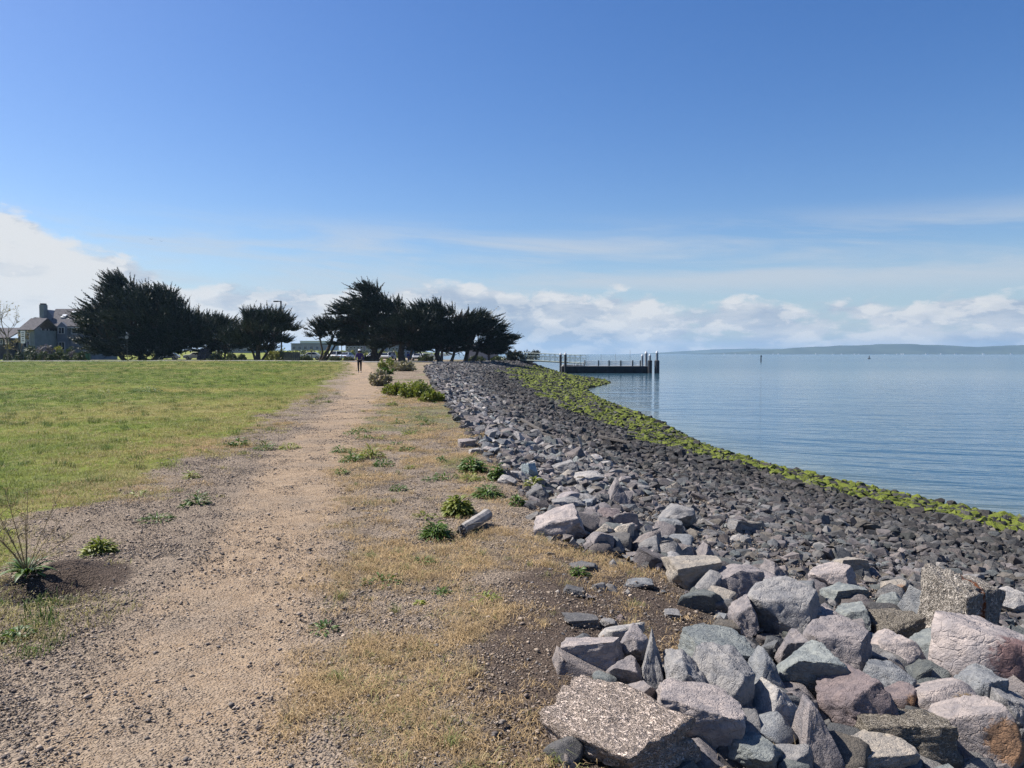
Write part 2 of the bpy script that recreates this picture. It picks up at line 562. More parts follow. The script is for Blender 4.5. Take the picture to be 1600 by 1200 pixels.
# ------------------------------------------------------------------ the land as one polar net, cut into lawn, path, bank and shore
def build_land():
    fine = np.deg2rad(np.arange(-44, 44.01, 0.22))
    side = np.deg2rad(np.linspace(44, 316, 60)[1:-1])
    azs = np.concatenate([fine, side])
    rs = [0.6]
    while rs[-1] < 4000:
        rs.append(rs[-1] * (1.017 if rs[-1] < 190 else 1.07))
    rs = np.array(rs)
    A, Rr = np.meshgrid(azs, rs, indexing='ij')
    X, Y = Rr * np.sin(A), Rr * np.cos(A)
    na, nr = A.shape
    t, _ = beach_t(X, Y)
    Z = height(X, Y, True, t)
    z = zones(X, Y, t)
    V = np.stack([X.ravel(), Y.ravel(), Z.ravel()], 1)
    i, j = np.meshgrid(np.arange(na), np.arange(nr - 1), indexing='ij')
    i2 = (i + 1) % na
    F = np.stack([i * nr + j, i * nr + j + 1, i2 * nr + j + 1, i2 * nr + j], -1).reshape(-1, 4)
    tf = t.ravel()[F].min(1)
    ok = tf < 1.35
    F = F[ok]
    N = np.zeros_like(V)
    e1, e2 = V[F[:, 2]] - V[F[:, 0]], V[F[:, 3]] - V[F[:, 1]]
    fn = np.cross(e1, e2)
    fn[fn[:, 2] < 0] *= -1
    fn /= np.linalg.norm(fn, axis=1)[:, None] + 1e-12
    for k in range(4):
        np.add.at(N, F[:, k], fn)
    N /= np.linalg.norm(N, axis=1)[:, None] + 1e-12
    s = lambda q: z[q].ravel()[F].mean(1)
    cls = np.zeros(len(F), int)
    cls[(s('path') > 0.5)] = 1
    cls[s('lawn') > 0.5] = 2
    cls[s('shore') > 0.5] = 3
    fe1, fe2 = V[F[:, 1]] - V[F[:, 0]], V[F[:, 2]] - V[F[:, 0]]
    if np.median(np.cross(fe1, fe2)[:, 2]) < 0:
        F = F[:, ::-1]
    za = np.stack([z['lawn'].ravel(), z['dry'].ravel(), z['path'].ravel(), np.ones(V.shape[0])], 1)
    zb = np.stack([z['shore'].ravel(), z['soil'].ravel(), z['green'].ravel(), np.ones(V.shape[0])], 1)
    for c, (nm, lab) in enumerate((('ground', 'strip of dry grass and gravelly earth along the bank top'), ('path', 'trodden sandy gravel footpath leading to the trees'),
                                   ('lawn', 'mown green and yellowing lawn beside the footpath'), ('shore', 'stony bed of the bank sloping to the water'))):
        f = F[cls == c]
        used, inv = np.unique(f.ravel(), return_inverse=True)
        me = raw_mesh(nm, V[used], inv, 4, M_GROUND, True)
        for an, arr in (('zone_a', za), ('zone_b', zb)):
            at = me.attributes.new(an, 'FLOAT_COLOR', 'POINT')
            at.data.foreach_set('color', arr[used].astype(np.float32).ravel())
        me.normals_split_custom_set_from_vertices(N[used].tolist())
        tag(add_obj(nm, me), lab, None, None, 'structure')


build_land()


# ------------------------------------------------------------------ water
def water_material():
    m = bpy.data.materials.new('bay_water')
    m.use_nodes = True
    T = NT(m.node_tree)
    b = T.n['Principled BSDF']
    p = T.node('ShaderNodeNewGeometry').outputs['Position']
    x, y, _ = T.sep(p)
    # ripples run across the view; calm slicks and ruffled bands alternate far out
    rv = T.xyz(T.math('ADD', x, T.math('MULTIPLY', y, -0.35)), T.math('ADD', y, T.math('MULTIPLY', x, 0.35)), 0.0)
    w1 = T.noise(T.vmul(rv, (0.22, 0.75, 1.0)), 1.0, 3.0, 0.5, 0.4)
    w2 = T.noise(T.vmul(rv, (0.9, 2.6, 1.0)), 1.0, 3.0, 0.55, 0.3)
    w3 = T.noise(T.vmul(rv, (0.06, 0.17, 1.0)), 1.0, 2.0, 0.5, 0.3)
    slick = T.noise(T.vmul(p, (0.0035, 0.016, 1.0)), 1.0, 4.0, 0.55, 0.6)
    far = T.ss(y, 30.0, 220.0)
    ruff = T.ss(slick, 0.42, 0.60)
    amp = T.math('MULTIPLY', T.math('ADD', 0.35, T.math('MULTIPLY', ruff, 0.5)), T.ss(y, 10.0, 160.0, 1.6, 0.5))
    h = T.math('ADD', T.math('MULTIPLY', w1, 0.10), T.math('MULTIPLY', w2, 0.030))
    h = T.math('ADD', h, T.math('MULTIPLY', w3, 0.16))
    h = T.math('MULTIPLY', h, amp)
    nrm = T.bump(h, 1.0, 1.0)
    T.put(b.inputs['Normal'], nrm)
    at = T.node('ShaderNodeAttribute', attribute_name='shallow').outputs['Fac']
    deep = T.mix(ruff, (0.042, 0.090, 0.115), (0.028, 0.068, 0.100))
    c = T.mix(T.ss(at, 0.0, 1.0), deep, (0.085, 0.105, 0.085))
    T.put(b.inputs['Base Color'], c)
    b.inputs['IOR'].default_value = 1.333
    T.put(b.inputs['Roughness'], T.math('ADD', 0.05, T.math('MULTIPLY', far, 0.13)))
    return m


def build_water():
    xs = np.concatenate([np.array([-9000, -4000, -1500, -600, -250, -120, -60]), np.arange(-40, 60.1, 1.25), np.array([75, 100, 140, 200, 300, 500, 900, 1800, 4000, 8000, 13000])])
    ys = np.concatenate([np.array([-400, -150, -80, -50]), np.arange(-34, 190.1, 1.5), np.array([210, 250, 320, 450, 700, 1200, 2500, 5000, 7500, 9500])])
    X, Y = np.meshgrid(xs, ys, indexing='ij')
    t, _ = beach_t(X, Y)
    sh = np.where(t > 1, np.exp(-(t - 1) * 10 / 2.2), 1.0)
    nx, ny = X.shape
    V = np.stack([X.ravel(), Y.ravel(), np.full(X.size, WATER_Z)], 1)
    i, j = np.meshgrid(np.arange(nx - 1), np.arange(ny - 1), indexing='ij')
    F = np.stack([i * ny + j, (i + 1) * ny + j, (i + 1) * ny + j + 1, i * ny + j + 1], -1).reshape(-1, 4)
    keep = t.ravel()[F].max(1) > 0.75
    F = F[keep]
    used, inv = np.unique(F.ravel(), return_inverse=True)
    me = raw_mesh('water', V[used], inv, 4, water_material(), True)
    at = me.attributes.new('shallow', 'FLOAT', 'POINT')
    at.data.foreach_set('value', sh.ravel()[used].astype(np.float32))
    tag(add_obj('water', me), 'calm rippled blue bay beyond the rocks', None, None, 'structure')


build_water()


# ------------------------------------------------------------------ far shore hills
def build_hills():
    rng = np.random.RandomState(5)
    m = mat('hill_scrub', (0.05, 0.06, 0.04), 0.95, 0.1, 0.35, 0.004)
    for nm, dist, prof, lab in (
            ('hills', 6000.0, [(1090, 0), (1150, 4), (1225, 11), (1300, 16), (1375, 19), (1412, 20), (1480, 17), (1525, 14), (1600, 18), (1720, 22), (1850, 14), (2000, 20), (2300, 12), (2700, 6)], 'long low wooded hills on the far side of the bay'),
            ('hills', 8600.0, [(990, 0), (1030, 3), (1070, 6), (1120, 9), (1180, 11), (1260, 10), (1380, 8), (1500, 4)], 'faint hazy hills farthest across the bay')):
        us = np.array([p[0] for p in prof], float)
        hs = np.array([p[1] for p in prof], float)
        uu = np.linspace(us[0], us[-1], 260)
        hh = 0.8 * np.interp(uu, us, hs) * dist / 1200.0 * (1 + 0.16 * fbm(uu, uu * 0, 0.045, 4)) + 2.0
        rows = []
        for k, (dy_, f) in enumerate(((-500, 0.0), (-330, 0.22), (-190, 0.5), (-80, 0.8), (0, 1.0), (350, 0.7), (900, 0.0))):
            x = (uu - 800) / 1200.0 * dist
            rough = 1 + (0.30 * fbm(uu * 1.0, uu * 0 + k * 3.7, 0.07, 3) if 0 < f < 1 else 0)
            rows.append(np.stack([x, np.full_like(x, dist + dy_) + 120 * fbm(uu, uu * 0 + k, 0.05, 3), WATER_Z - 0.5 + hh * f * rough], 1))
        V = np.concatenate(rows)
        n = len(uu)
        k, i = np.meshgrid(np.arange(len(rows) - 1), np.arange(n - 1), indexing='ij')
        F = np.stack([k * n + i, k * n + i + 1, (k + 1) * n + i + 1, (k + 1) * n + i], -1).reshape(-1, 4)
        tag(add_obj(nm, raw_mesh(nm, V, F, 4, m, True)), lab, None, None, 'structure')
    # pale buildings along the far waterfront, too far to count
    b = MB()
    for _ in range(45):
        u = rng.uniform(1130, 1900)
        x, w, h = (u - 800) / 1200 * 5400, rng.uniform(3, 14), rng.uniform(3, 8)
        b.box(x, x + w, 5400, 5412, WATER_Z, WATER_Z + h)
    tag(b.build('waterfront_town', mat('far_render_white', (0.4, 0.4, 0.4))), 'tiny pale buildings dotted along the far shore', 'town', None, 'stuff')


build_hills()

# ------------------------------------------------------------------ rocks
def rock_nodes(T, base, alg=None, seed=None, spec=0.25):
    """stone: veins, mottling, pits and grain in the stone's own colour."""
    b = T.n['Principled BSDF']
    p = T.node('ShaderNodeTexCoord').outputs['Object']
    if seed is not None:
        p = T.vadd(p, T.vmul(T.xyz(seed, seed, seed), (37.0, 11.0, 23.0)))
    n1 = T.noise(p, 2.2, 5.0, 0.62, 0.6)
    n2 = T.noise(p, 11.0, 5.0, 0.68)
    n3 = T.noise(p, 24.0, 3.0, 0.6)
    vein = T.vor(T.vadd(p, T.vmul(T.noise(p, 3.0, 3.0, 0.5, 0.0, 1), (0.5, 0.5, 0.5))), 2.6, 'Distance', 'DISTANCE_TO_EDGE')
    c = T.mix(T.ss(n1, 0.32, 0.68), T.vmul(base, (0.68, 0.70, 0.74)), T.vmul(base, (1.22, 1.18, 1.13)))
    c = T.mix(T.math('MULTIPLY', T.ss(n2, 0.52, 0.72), 0.55), c, T.vmul(base, (0.52, 0.50, 0.48)))
    c = T.mix(T.math('MULTIPLY', T.ss(n3, 0.56, 0.74), 0.4), c, T.vmul(base, (1.35, 1.32, 1.28)))
    c = T.mix(T.math('MULTIPLY', T.ss(vein, 0.02, 0.0), 0.35), c, T.vmul(base, (0.42, 0.4, 0.4)))
    if alg is not None:
        nz = T.sep(T.node('ShaderNodeNewGeometry').outputs['Normal'])[2]
        k = T.math('ADD', T.math('MULTIPLY', nz, 0.5), T.math('MULTIPLY', n1, 0.9))
        k = T.math('ADD', k, T.math('SUBTRACT', alg, 1.0))
        k = T.math('MULTIPLY', T.ss(k, 0.42, 0.62), T.ss(alg, 0.02, 0.25))
        gr = T.mix(T.ss(n2, 0.3, 0.7), (0.045, 0.062, 0.010), (0.195, 0.225, 0.028))
        c = T.mix(k, c, gr)
    T.put(b.inputs['Base Color'], c)
    b.inputs['Roughness'].default_value = 0.86
    b.inputs['Specular IOR Level'].default_value = spec
    h = T.math('ADD', T.math('MULTIPLY', n2, 0.9), T.math('MULTIPLY', n3, 0.10))
    h = T.math('ADD', h, T.math('MULTIPLY', T.ss(vein, 0.0, 0.05), 0.25))
    return b, p, c, h, (n1, n2, n3)


def rock_material_obj():
    m = bpy.data.materials.new('riprap_stone')
    m.use_nodes = True
    T = NT(m.node_tree)
    oi = T.node('ShaderNodeObjectInfo')
    b, p, c, h, _ = rock_nodes(T, oi.outputs['Color'], None, oi.outputs['Random'])
    T.put(b.inputs['Normal'], T.bump(h, 0.6, 0.05))
    return m


def rock_material_inst():
    m = bpy.data.materials.new('scattered_stone')
    m.use_nodes = True
    T = NT(m.node_tree)
    col = T.node('ShaderNodeAttribute', attribute_name='col', attribute_type='INSTANCER')
    alg = T.node('ShaderNodeAttribute', attribute_name='alg', attribute_type='INSTANCER')
    rnd = T.node('ShaderNodeObjectInfo').outputs['Random']
    b, p, c, h, _ = rock_nodes(T, col.outputs['Color'], alg.outputs['Fac'], rnd)
    T.put(b.inputs['Normal'], T.bump(h, 0.5, 0.07))
    return m


def concrete_material(name, tint, rust=False, coarse=34.0):
    """old exposed-aggregate concrete: stones of many tones in a sandy paste, pits, rust where iron lies bare."""
    m = bpy.data.materials.new(name)
    m.use_nodes = True
    T = NT(m.node_tree)
    b = T.n['Principled BSDF']
    p = T.node('ShaderNodeTexCoord').outputs['Object']
    n1 = T.noise(p, 3.0, 5.0, 0.6)
    n2 = T.noise(p, 11.0, 5.0, 0.72)
    pw = T.vadd(p, T.vmul(T.noise(p, 9.0, 2.0, 0.5, 0.0, 1), (0.12, 0.12, 0.12)))
    cell = T.vor(pw, coarse, 'Color')
    dist = T.vor(pw, coarse, 'Distance')
    cv_ = T.node('ShaderNodeSeparateColor', {0: cell}).outputs
    stone = T.mix(cv_[0], tuple(v * 0.68 for v in tint), tuple(min(1, v * 1.35) for v in tint))
    stone = T.mix(T.ss(cv_[1], 0.85, 0.95), stone, (0.34, 0.23, 0.18))
    paste = T.mix(T.ss(n1, 0.3, 0.7), tuple(v * 0.88 for v in tint), tint)
    c = T.mix(T.ss(dist, 0.42, 0.25), paste, stone)
    c = T.mix(T.math('MULTIPLY', T.ss(n2, 0.62, 0.78), 0.55), c, tuple(v * 0.40 for v in tint))
    c = T.mix(T.math('MULTIPLY', T.ss(n1, 0.58, 0.74), 0.25), c, tuple(v * 0.6 for v in tint))
    if rust:
        x = T.sep(p)[0]
        band = T.ss(T.math('ABSOLUTE', T.math('ADD', x, T.math('MULTIPLY', T.math('SUBTRACT', n1, 0.45), 0.6))), 0.16, 0.05)
        c = T.mix(T.math('MULTIPLY', band, T.ss(n2, 0.3, 0.55)), c, (0.30, 0.085, 0.022))
    T.put(b.inputs['Base Color'], c)
    b.inputs['Roughness'].default_value = 0.95
    b.inputs['Specular IOR Level'].default_value = 0.1
    h = T.math('ADD', T.math('MULTIPLY', T.ss(dist, 0.55, 0.15), 0.35), T.math('MULTIPLY', T.ss(n2, 0.66, 0.44), 1.0))
    T.put(b.inputs['Normal'], T.bump(h, 1.0, 0.06, T.bump(n1, 0.8, 0.1)))
    return m


def patch_material(name, patch):
    """stone with one bare stained face."""
    m = bpy.data.materials.new(name)
    m.use_nodes = True
    T = NT(m.node_tree)
    oi = T.node('ShaderNodeObjectInfo')
    b, p, c, h, (n1, n2, n3) = rock_nodes(T, oi.outputs['Color'], None, oi.outputs['Random'])
    q = T.node('ShaderNodeTexCoord').outputs['Object']
    v = T.node('ShaderNodeVectorMath', {0: q, 1: (0.15, -0.8, 0.28)}, operation='DISTANCE').outputs['Value']
    k = T.ss(T.math('ADD', v, T.math('MULTIPLY', n2, 0.55)), 0.86, 0.70)
    c = T.mix(k, c, T.mix(T.ss(n3, 0.3, 0.7), tuple(x * 0.7 for x in patch), patch))
    T.put(b.inputs['Base Color'], c)
    T.put(b.inputs['Normal'], T.bump(h, 0.6, 0.05))
    return m


M_ROCK = rock_material_obj()
M_ROCKI = rock_material_inst()
M_CONC = concrete_material('pitted_concrete', (0.62, 0.51, 0.43), False, 26.0)
M_CONC2 = concrete_material('aggregate_concrete', (0.36, 0.32, 0.265), False, 44.0)
M_CONCR = concrete_material('rusting_concrete', (0.50, 0.45, 0.39), True, 30.0)
M_RORANGE = patch_material('stone_orange_face', (0.31, 0.185, 0.11))
M_RTAN = patch_material('stone_ochre_face', (0.42, 0.29, 0.155))
M_RMAROON = patch_material('stone_maroon_face', (0.19, 0.12, 0.112))


def sphere_pts(sub):
    bm = bmesh.new()
    bmesh.ops.create_icosphere(bm, subdivisions=sub, radius=1.0)
    v = np.array([q.co[:] for q in bm.verts])
    f = np.array([[q.index for q in fc.verts] for fc in bm.faces])
    bm.free()
    return v, f


_SPH = {s: sphere_pts(s) for s in (3, 4, 5)}


_p3 = np.random.RandomState(9).rand(64, 64, 64)


def n3d(p):
    i = np.floor(p).astype(int)
    f = p - i
    f = f * f * (3 - 2 * f)
    r = 0
    for a in (0, 1):
        for b in (0, 1):
            for c in (0, 1):
                w = (f[:, 0] if a else 1 - f[:, 0]) * (f[:, 1] if b else 1 - f[:, 1]) * (f[:, 2] if c else 1 - f[:, 2])
                r = r + w * _p3[(i[:, 0] + a) & 63, (i[:, 1] + b) & 63, (i[:, 2] + c) & 63]
    return r - 0.5


def rock_shape(seed, sub=3, cuts=12, rough=0.05, kind='block'):
    """an angular stone: a ball cut by planes, then weathered."""
    rng = np.random.RandomState(seed)
    v, f = _SPH[sub]
    v = v.copy()
    planes = []
    if kind in ('slab', 'box'):
        for ax in range(3):
            for s in (-1, 1):
                n = np.zeros(3)
                n[ax] = s
                planes.append((n + rng.normal(0, 0.13, 3), rng.uniform(0.5, 0.62)))
    if kind == 'wedge':
        planes += [(np.array([0.75, 0.1, 0.65]), 0.34), (np.array([-0.8, -0.1, 0.55]), 0.36), (np.array([0.05, -0.9, 0.4]), 0.40), (np.array([0.1, 0.9, 0.3]), 0.42), (np.array([0, 0, -1.0]), 0.42)]
    for _ in range(cuts):
        n = rng.normal(0, 1, 3)
        planes.append((n, rng.uniform(0.50, 0.78)))
    planes.append((np.array([rng.normal(0, .25), rng.normal(0, .25), 1.0]), rng.uniform(0.45, 0.62)))
    for it in range(2):
        for n, c in planes:
            n = n / np.linalg.norm(n)
            d = v @ n - c
            v -= np.where(d > 0, d, 0)[:, None] * n[None, :]
    o3 = rng.uniform(0, 60, 3)
    nn = v / (np.linalg.norm(v, axis=1)[:, None] + 1e-9)
    ax = rng.normal(0, 1, 3)
    ax /= np.linalg.norm(ax)
    lay_ = v @ ax * rng.uniform(5, 9) + 1.2 * n3d(v * 1.6 + o3)
    strata = np.abs((lay_ % 1.0) - 0.5) * 2
    strata = np.clip((strata - 0.75) * 4, 0, 1)
    disp = 0.9 * n3d(v * 2.1 + o3) + 0.55 * n3d(v * 4.7 + o3 + 9) + 0.30 * n3d(v * 10.5 + o3) + 0.16 * n3d(v * 23.0 + o3)
    crack = np.clip(1 - np.abs(n3d(v * 2.9 + o3 + 31)) * 9.0, 0, 1)
    v = v + nn * (disp * rough * 1.35 - crack * rough * 0.55 - strata * rough * rng.uniform(0.1, 0.6))[:, None]
    lo, hi = v.min(0), v.max(0)
    v = (v - (lo + hi) / 2) / (hi - lo) * 2.0      # fills the cube -1..1
    return v, f


def rock_me(name, seed, material, **kw):
    v, f = rock_shape(seed, **kw)
    me = raw_mesh(name, v, f, 3, material, True)
    return me


GREY, PURP, TEAL, PINK, DARK, PALE, BLUE, TAN, MAR = ((0.31, 0.30, 0.295), (0.315, 0.275, 0.272), (0.255, 0.285, 0.275), (0.41, 0.345, 0.32), (0.18, 0.175, 0.175),
                                                      (0.46, 0.43, 0.40), (0.25, 0.265, 0.28), (0.41, 0.355, 0.285), (0.25, 0.19, 0.19))
_mute = lambda c, k=0.72, g=0.78: tuple(g * (sum(c) / 3 + (q - sum(c) / 3) * k) for q in c)
GREY, PURP, TEAL, PINK, DARK, PALE, BLUE, TAN, MAR = (_mute(c) for c in (GREY, PURP, TEAL, PINK, DARK, PALE, BLUE, TAN, MAR))
# u, v, width, height (photo pixels, to size them), colour, shape, label, short way to point at it
HAND = [
    (968, 1138, 225, 150, TAN, 'conc', 'big pitted tan concrete slab lying between the dirt and the rocks', 'pitted tan slab'),
    (930, 1030, 88, 48, PINK, 'slab', 'flattish pale pinkish boulder just behind the pitted tan slab', 'flattish pale pinkish boulder'),
    (994, 1024, 52, 62, PURP, 'block', 'squat purple-grey stone leaning behind the upright grey shard', 'squat leaning purple stone'),
    (1024, 1052, 50, 96, GREY, 'wedge', 'upright pointed grey shard beside the pitted tan slab', 'upright grey shard'),
    (982, 1064, 56, 46, PURP, 'block', 'small purple-grey stone wedged between the tan slab and the upright shard', 'wedged purple stone'),
    (1074, 1085, 58, 82, GREY, 'box', 'square-faced grey block with one deeply shaded side', 'square-faced grey block'),
    (1130, 1034, 118, 56, TEAL, 'slab', 'long blue-green slab-like boulder above the pointed grey boulder', 'long blue-green boulder'),
    (1132, 1088, 86, 98, GREY, 'block', 'big pointed grey boulder standing among the front rocks', 'big pointed grey boulder'),
    (1200, 1072, 78, 78, BLUE, 'wedge', 'blue-grey pyramid-shaped boulder above the pale speckled wedge', 'blue-grey pyramid boulder'),
    (1214, 1124, 104, 74, PALE, 'wedge', 'pale speckled wedge-shaped boulder below the pyramid-shaped one', 'pale speckled wedge'),
    (1092, 1142, 112, 78, PINK, 'slab', 'pinkish slanting boulder between the tan slab and the pale wedge', 'pinkish slanting boulder'),
    (1282, 1078, 98, 84, TEAL, 'block', 'flat-faced teal-grey boulder with pale green streaks', 'flat-faced teal boulder'),
    (1228, 972, 100, 84, GREY, 'block', 'large rounded grey boulder, tallest of the second row', 'large rounded grey boulder'),
    (1166, 978, 42, 58, PURP, 'block', 'reddish upright stone leaning on the large rounded grey boulder', 'reddish upright stone'),
    (1152, 922, 74, 56, PURP, 'box', 'purple-grey blocky boulder with pale top beside the gravel patch', 'purple blocky boulder'),
    (1084, 900, 82, 52, TAN, 'slab', 'broad tan flat slab at the head of the gravel patch', 'broad tan flat slab'),
    (1104, 872, 36, 38, PURP, 'wedge', 'dark purple wedge standing on the broad tan flat slab', 'dark purple wedge'),
    (1278, 986, 66, 52, PINK, 'block', 'pale pink cracked stone beside the large rounded grey boulder', 'pale pink cracked stone'),
    (1250, 1038, 44, 68, PURP, 'block', 'narrow purple-grey upright stone behind the teal boulder', 'narrow purple upright stone'),
    (1312, 1034, 86, 82, PURP, 'block', 'tall purple-grey boulder rising behind the flat-faced teal boulder', 'tall purple boulder'),
    (1344, 1124, 84, 84, MAR, 'block', 'dark maroon-grey boulder in the middle of the front rocks', 'dark maroon boulder'),
    (1392, 1084, 62, 52, BLUE, 'block', 'half-shaded blue-grey stone behind the maroon boulder', 'half-shaded blue stone'),
    (1407, 1034, 68, 56, PINK, 'block', 'pinkish squarish stone in front of the brown aggregate lump', 'pinkish squarish stone'),
    (1464, 1028, 68, 46, TEAL, 'block', 'dark green-grey stone below the rust-streaked concrete block', 'dark green-grey stone'),
    (1500, 974, 78, 104, PALE, 'concr', 'whitish broken concrete block streaked with rust', 'rust-streaked concrete'),
    (1446, 964, 52, 62, BLUE, 'wedge', 'dark grey angular stone next to the rust-streaked concrete block', 'dark angular stone'),
    (1404, 992, 62, 46, TAN, 'conc2', 'brown aggregate concrete lump among teal stones', 'brown aggregate lump'),
    (1338, 976, 46, 44, TEAL, 'block', 'teal stone with a pale sunlit facet behind the tall purple boulder', 'sunlit teal stone'),
    (1326, 938, 62, 36, TEAL, 'slab', 'dark teal slab behind the pale pink cracked stone', 'dark teal slab'),
    (1398, 951, 42, 30, TEAL, 'block', 'small blocky teal stone on top of the rock pile', 'small blocky teal stone'),
    (1558, 1050, 165, 110, PINK, 'maroon', 'huge pale pink boulder with a maroon broken face', 'huge pale pink boulder'),
    (1536, 1100, 46, 62, BLUE, 'box', 'upright blue-grey stone under the huge pale pink boulder', 'upright blue stone'),
    (1478, 1118, 104, 62, PINK, 'ochre', 'pink boulder with an ochre-yellow stained face', 'ochre-faced boulder'),
    (1534, 1166, 108, 92, PINK, 'orange', 'pinkish grey boulder with a bright orange broken face', 'orange-faced boulder'),
    (1422, 1168, 120, 62, TAN, 'conc2', 'oblong greenish-tan concrete lump in the front row', 'oblong concrete lump'),
    (1284, 1168, 66, 92, PURP, 'wedge', 'brown-grey peaked boulder at the bottom of the rock pile', 'brown-grey peaked boulder'),
    (1412, 1110, 46, 46, MAR, 'orange', 'small red-orange stone tucked behind the ochre-faced boulder', 'small red-orange stone'),
    (1455, 1053, 44, 22, PALE, 'slab', 'small pale flat stone below the dark green-grey stone', 'small pale flat stone'),
    (1176, 1190, 96, 46, TEAL, 'block', 'pale teal boulder cut by the bottom of the view', 'pale teal boulder'),
    (1214, 905, 58, 44, PURP, 'wedge', 'purple-grey ridge-backed stone behind the large rounded grey boulder', 'ridge-backed stone'),
    (1304, 913, 62, 40, PINK, 'block', 'reddish pink stone near the top of the rock pile', 'reddish pink stone'),
    (1400, 926, 36, 30, TAN, 'orange', 'stone with a pale orange face topping the rock pile', 'pale orange stone'),
    (1335, 888, 50, 24, TAN, 'slab', 'flat tan stone among the smaller beach stones', 'flat tan stone'),
    (1586, 950, 44, 38, PALE, 'block', 'pale grey angular stone beyond the rust-streaked concrete', 'pale angular stone'),
    (1590, 1130, 60, 60, GREY, 'slab', 'striped grey boulder beside the orange-faced boulder', 'striped grey boulder'),
    (1375, 1194, 80, 40, TAN, 'slab', 'flat tan stone below the oblong concrete lump', 'flat tan bottom stone'),
    (875, 824, 78, 44, PINK, 'box', 'large rounded pinkish boulder near the driftwood log', 'large pinkish log-side boulder'),
    (886, 792, 52, 26, GREY, 'slab', 'flat-topped grey boulder resting behind the large pinkish one', 'flat-topped grey boulder'),
    (840, 778, 36, 30, DARK, 'block', 'dark rounded boulder beside the dock weeds at the bank edge', 'dark bank-edge boulder'),
    (914, 786, 34, 22, GREY, 'block', 'grey oval stone behind the flat-topped boulder', 'grey oval stone'),
    (967, 774, 50, 44, PURP, 'wedge', 'big dark purple wedge-shaped boulder halfway up the rock row', 'big dark purple wedge'),
    (1062, 814, 64, 38, GREY, 'block', 'broad grey boulder standing alone on the small stones', 'broad lone grey boulder'),
    (1050, 832, 42, 34, BLUE, 'block', 'dark blue boulder in front of the broad lone grey boulder', 'dark blue boulder'),
    (827, 740, 28, 30, (0.30, 0.36, 0.38), 'block', 'bright pale blue boulder among the weeds', 'pale blue boulder'),
    (918, 749, 48, 18, PALE, 'slab', 'long pale flat slab in the rock row', 'long pale flat slab'),
    (884, 736, 46, 26, GREY, 'block', 'grey humped boulder behind the pale blue boulder', 'grey humped boulder'),
    (951, 813, 42, 26, MAR, 'block', 'brownish boulder below the big dark purple wedge', 'brownish boulder'),
    (926, 806, 32, 24, PURP, 'block', 'light purple stone between the large pinkish boulder and the brownish one', 'light purple stone'),
    (946, 836, 30, 26, TAN, 'block', 'small olive stone below the brownish boulder', 'small olive stone'),
    (965, 854, 28, 24, BLUE, 'wedge', 'small blue-grey shard beyond the olive stone', 'small blue shard'),
    (730, 694, 28, 13, PINK, 'slab', 'flat pinkish stone lying out on the grass', 'flat pinkish grass stone'),
    (793, 752, 28, 12, PALE, 'box', 'small white-topped squared block among weeds', 'white-topped block'),
    (1162, 826, 44, 20, GREY, 'slab', 'flat grey stone lying on the pebbles down the slope', 'flat grey slope stone'),
    (745, 706, 26, 10, PALE, 'slab', 'low whitish stone half sunk in the grass', 'low whitish stone'),
    (908, 968, 70, 22, DARK, 'slab', 'flat dark slab half buried in dry grass', 'half-buried dark slab'),
    (898, 924, 46, 20, DARK, 'slab', 'dark flat stone in a green grass tuft', 'tuft-side dark stone'),
    (952, 974, 34, 22, GREY, 'block', 'grey speckled stone lying in straw beside the half-buried slab', 'grey straw-side stone'),
    (973, 966, 26, 16, MAR, 'wedge', 'small dark brown pointed stone in straw', 'small brown pointed stone'),
    (1000, 912, 56, 20, BLUE, 'slab', 'narrow blue-grey slab lying along the gravel patch', 'narrow blue slab'),
    (1052, 960, 34, 18, GREY, 'slab', 'small flat grey stone on the gravel patch', 'small gravel-patch stone'),
    (912, 884, 62, 14, DARK, 'slab', 'thin dark slab lying at the edge of the bare soil', 'thin dark slab'),
    (960, 880, 30, 20, GREY, 'wedge', 'small grey wedge on the bare soil', 'small soil-side wedge'),
]
LIB = {}


def lib(kind, k, sub):
    key = (kind, k, sub)
    if key not in LIB:
        kw = dict(block=dict(cuts=11, kind='block'), slab=dict(cuts=6, kind='slab'), box=dict(cuts=4, kind='box'), wedge=dict(cuts=6, kind='wedge'))[kind]
        LIB[key] = rock_me('stone', 100 + 31 * k + 7 * len(kind), M_ROCK, sub=sub, rough=0.045 if kind == 'wedge' else 0.075, **kw)
    return LIB[key]


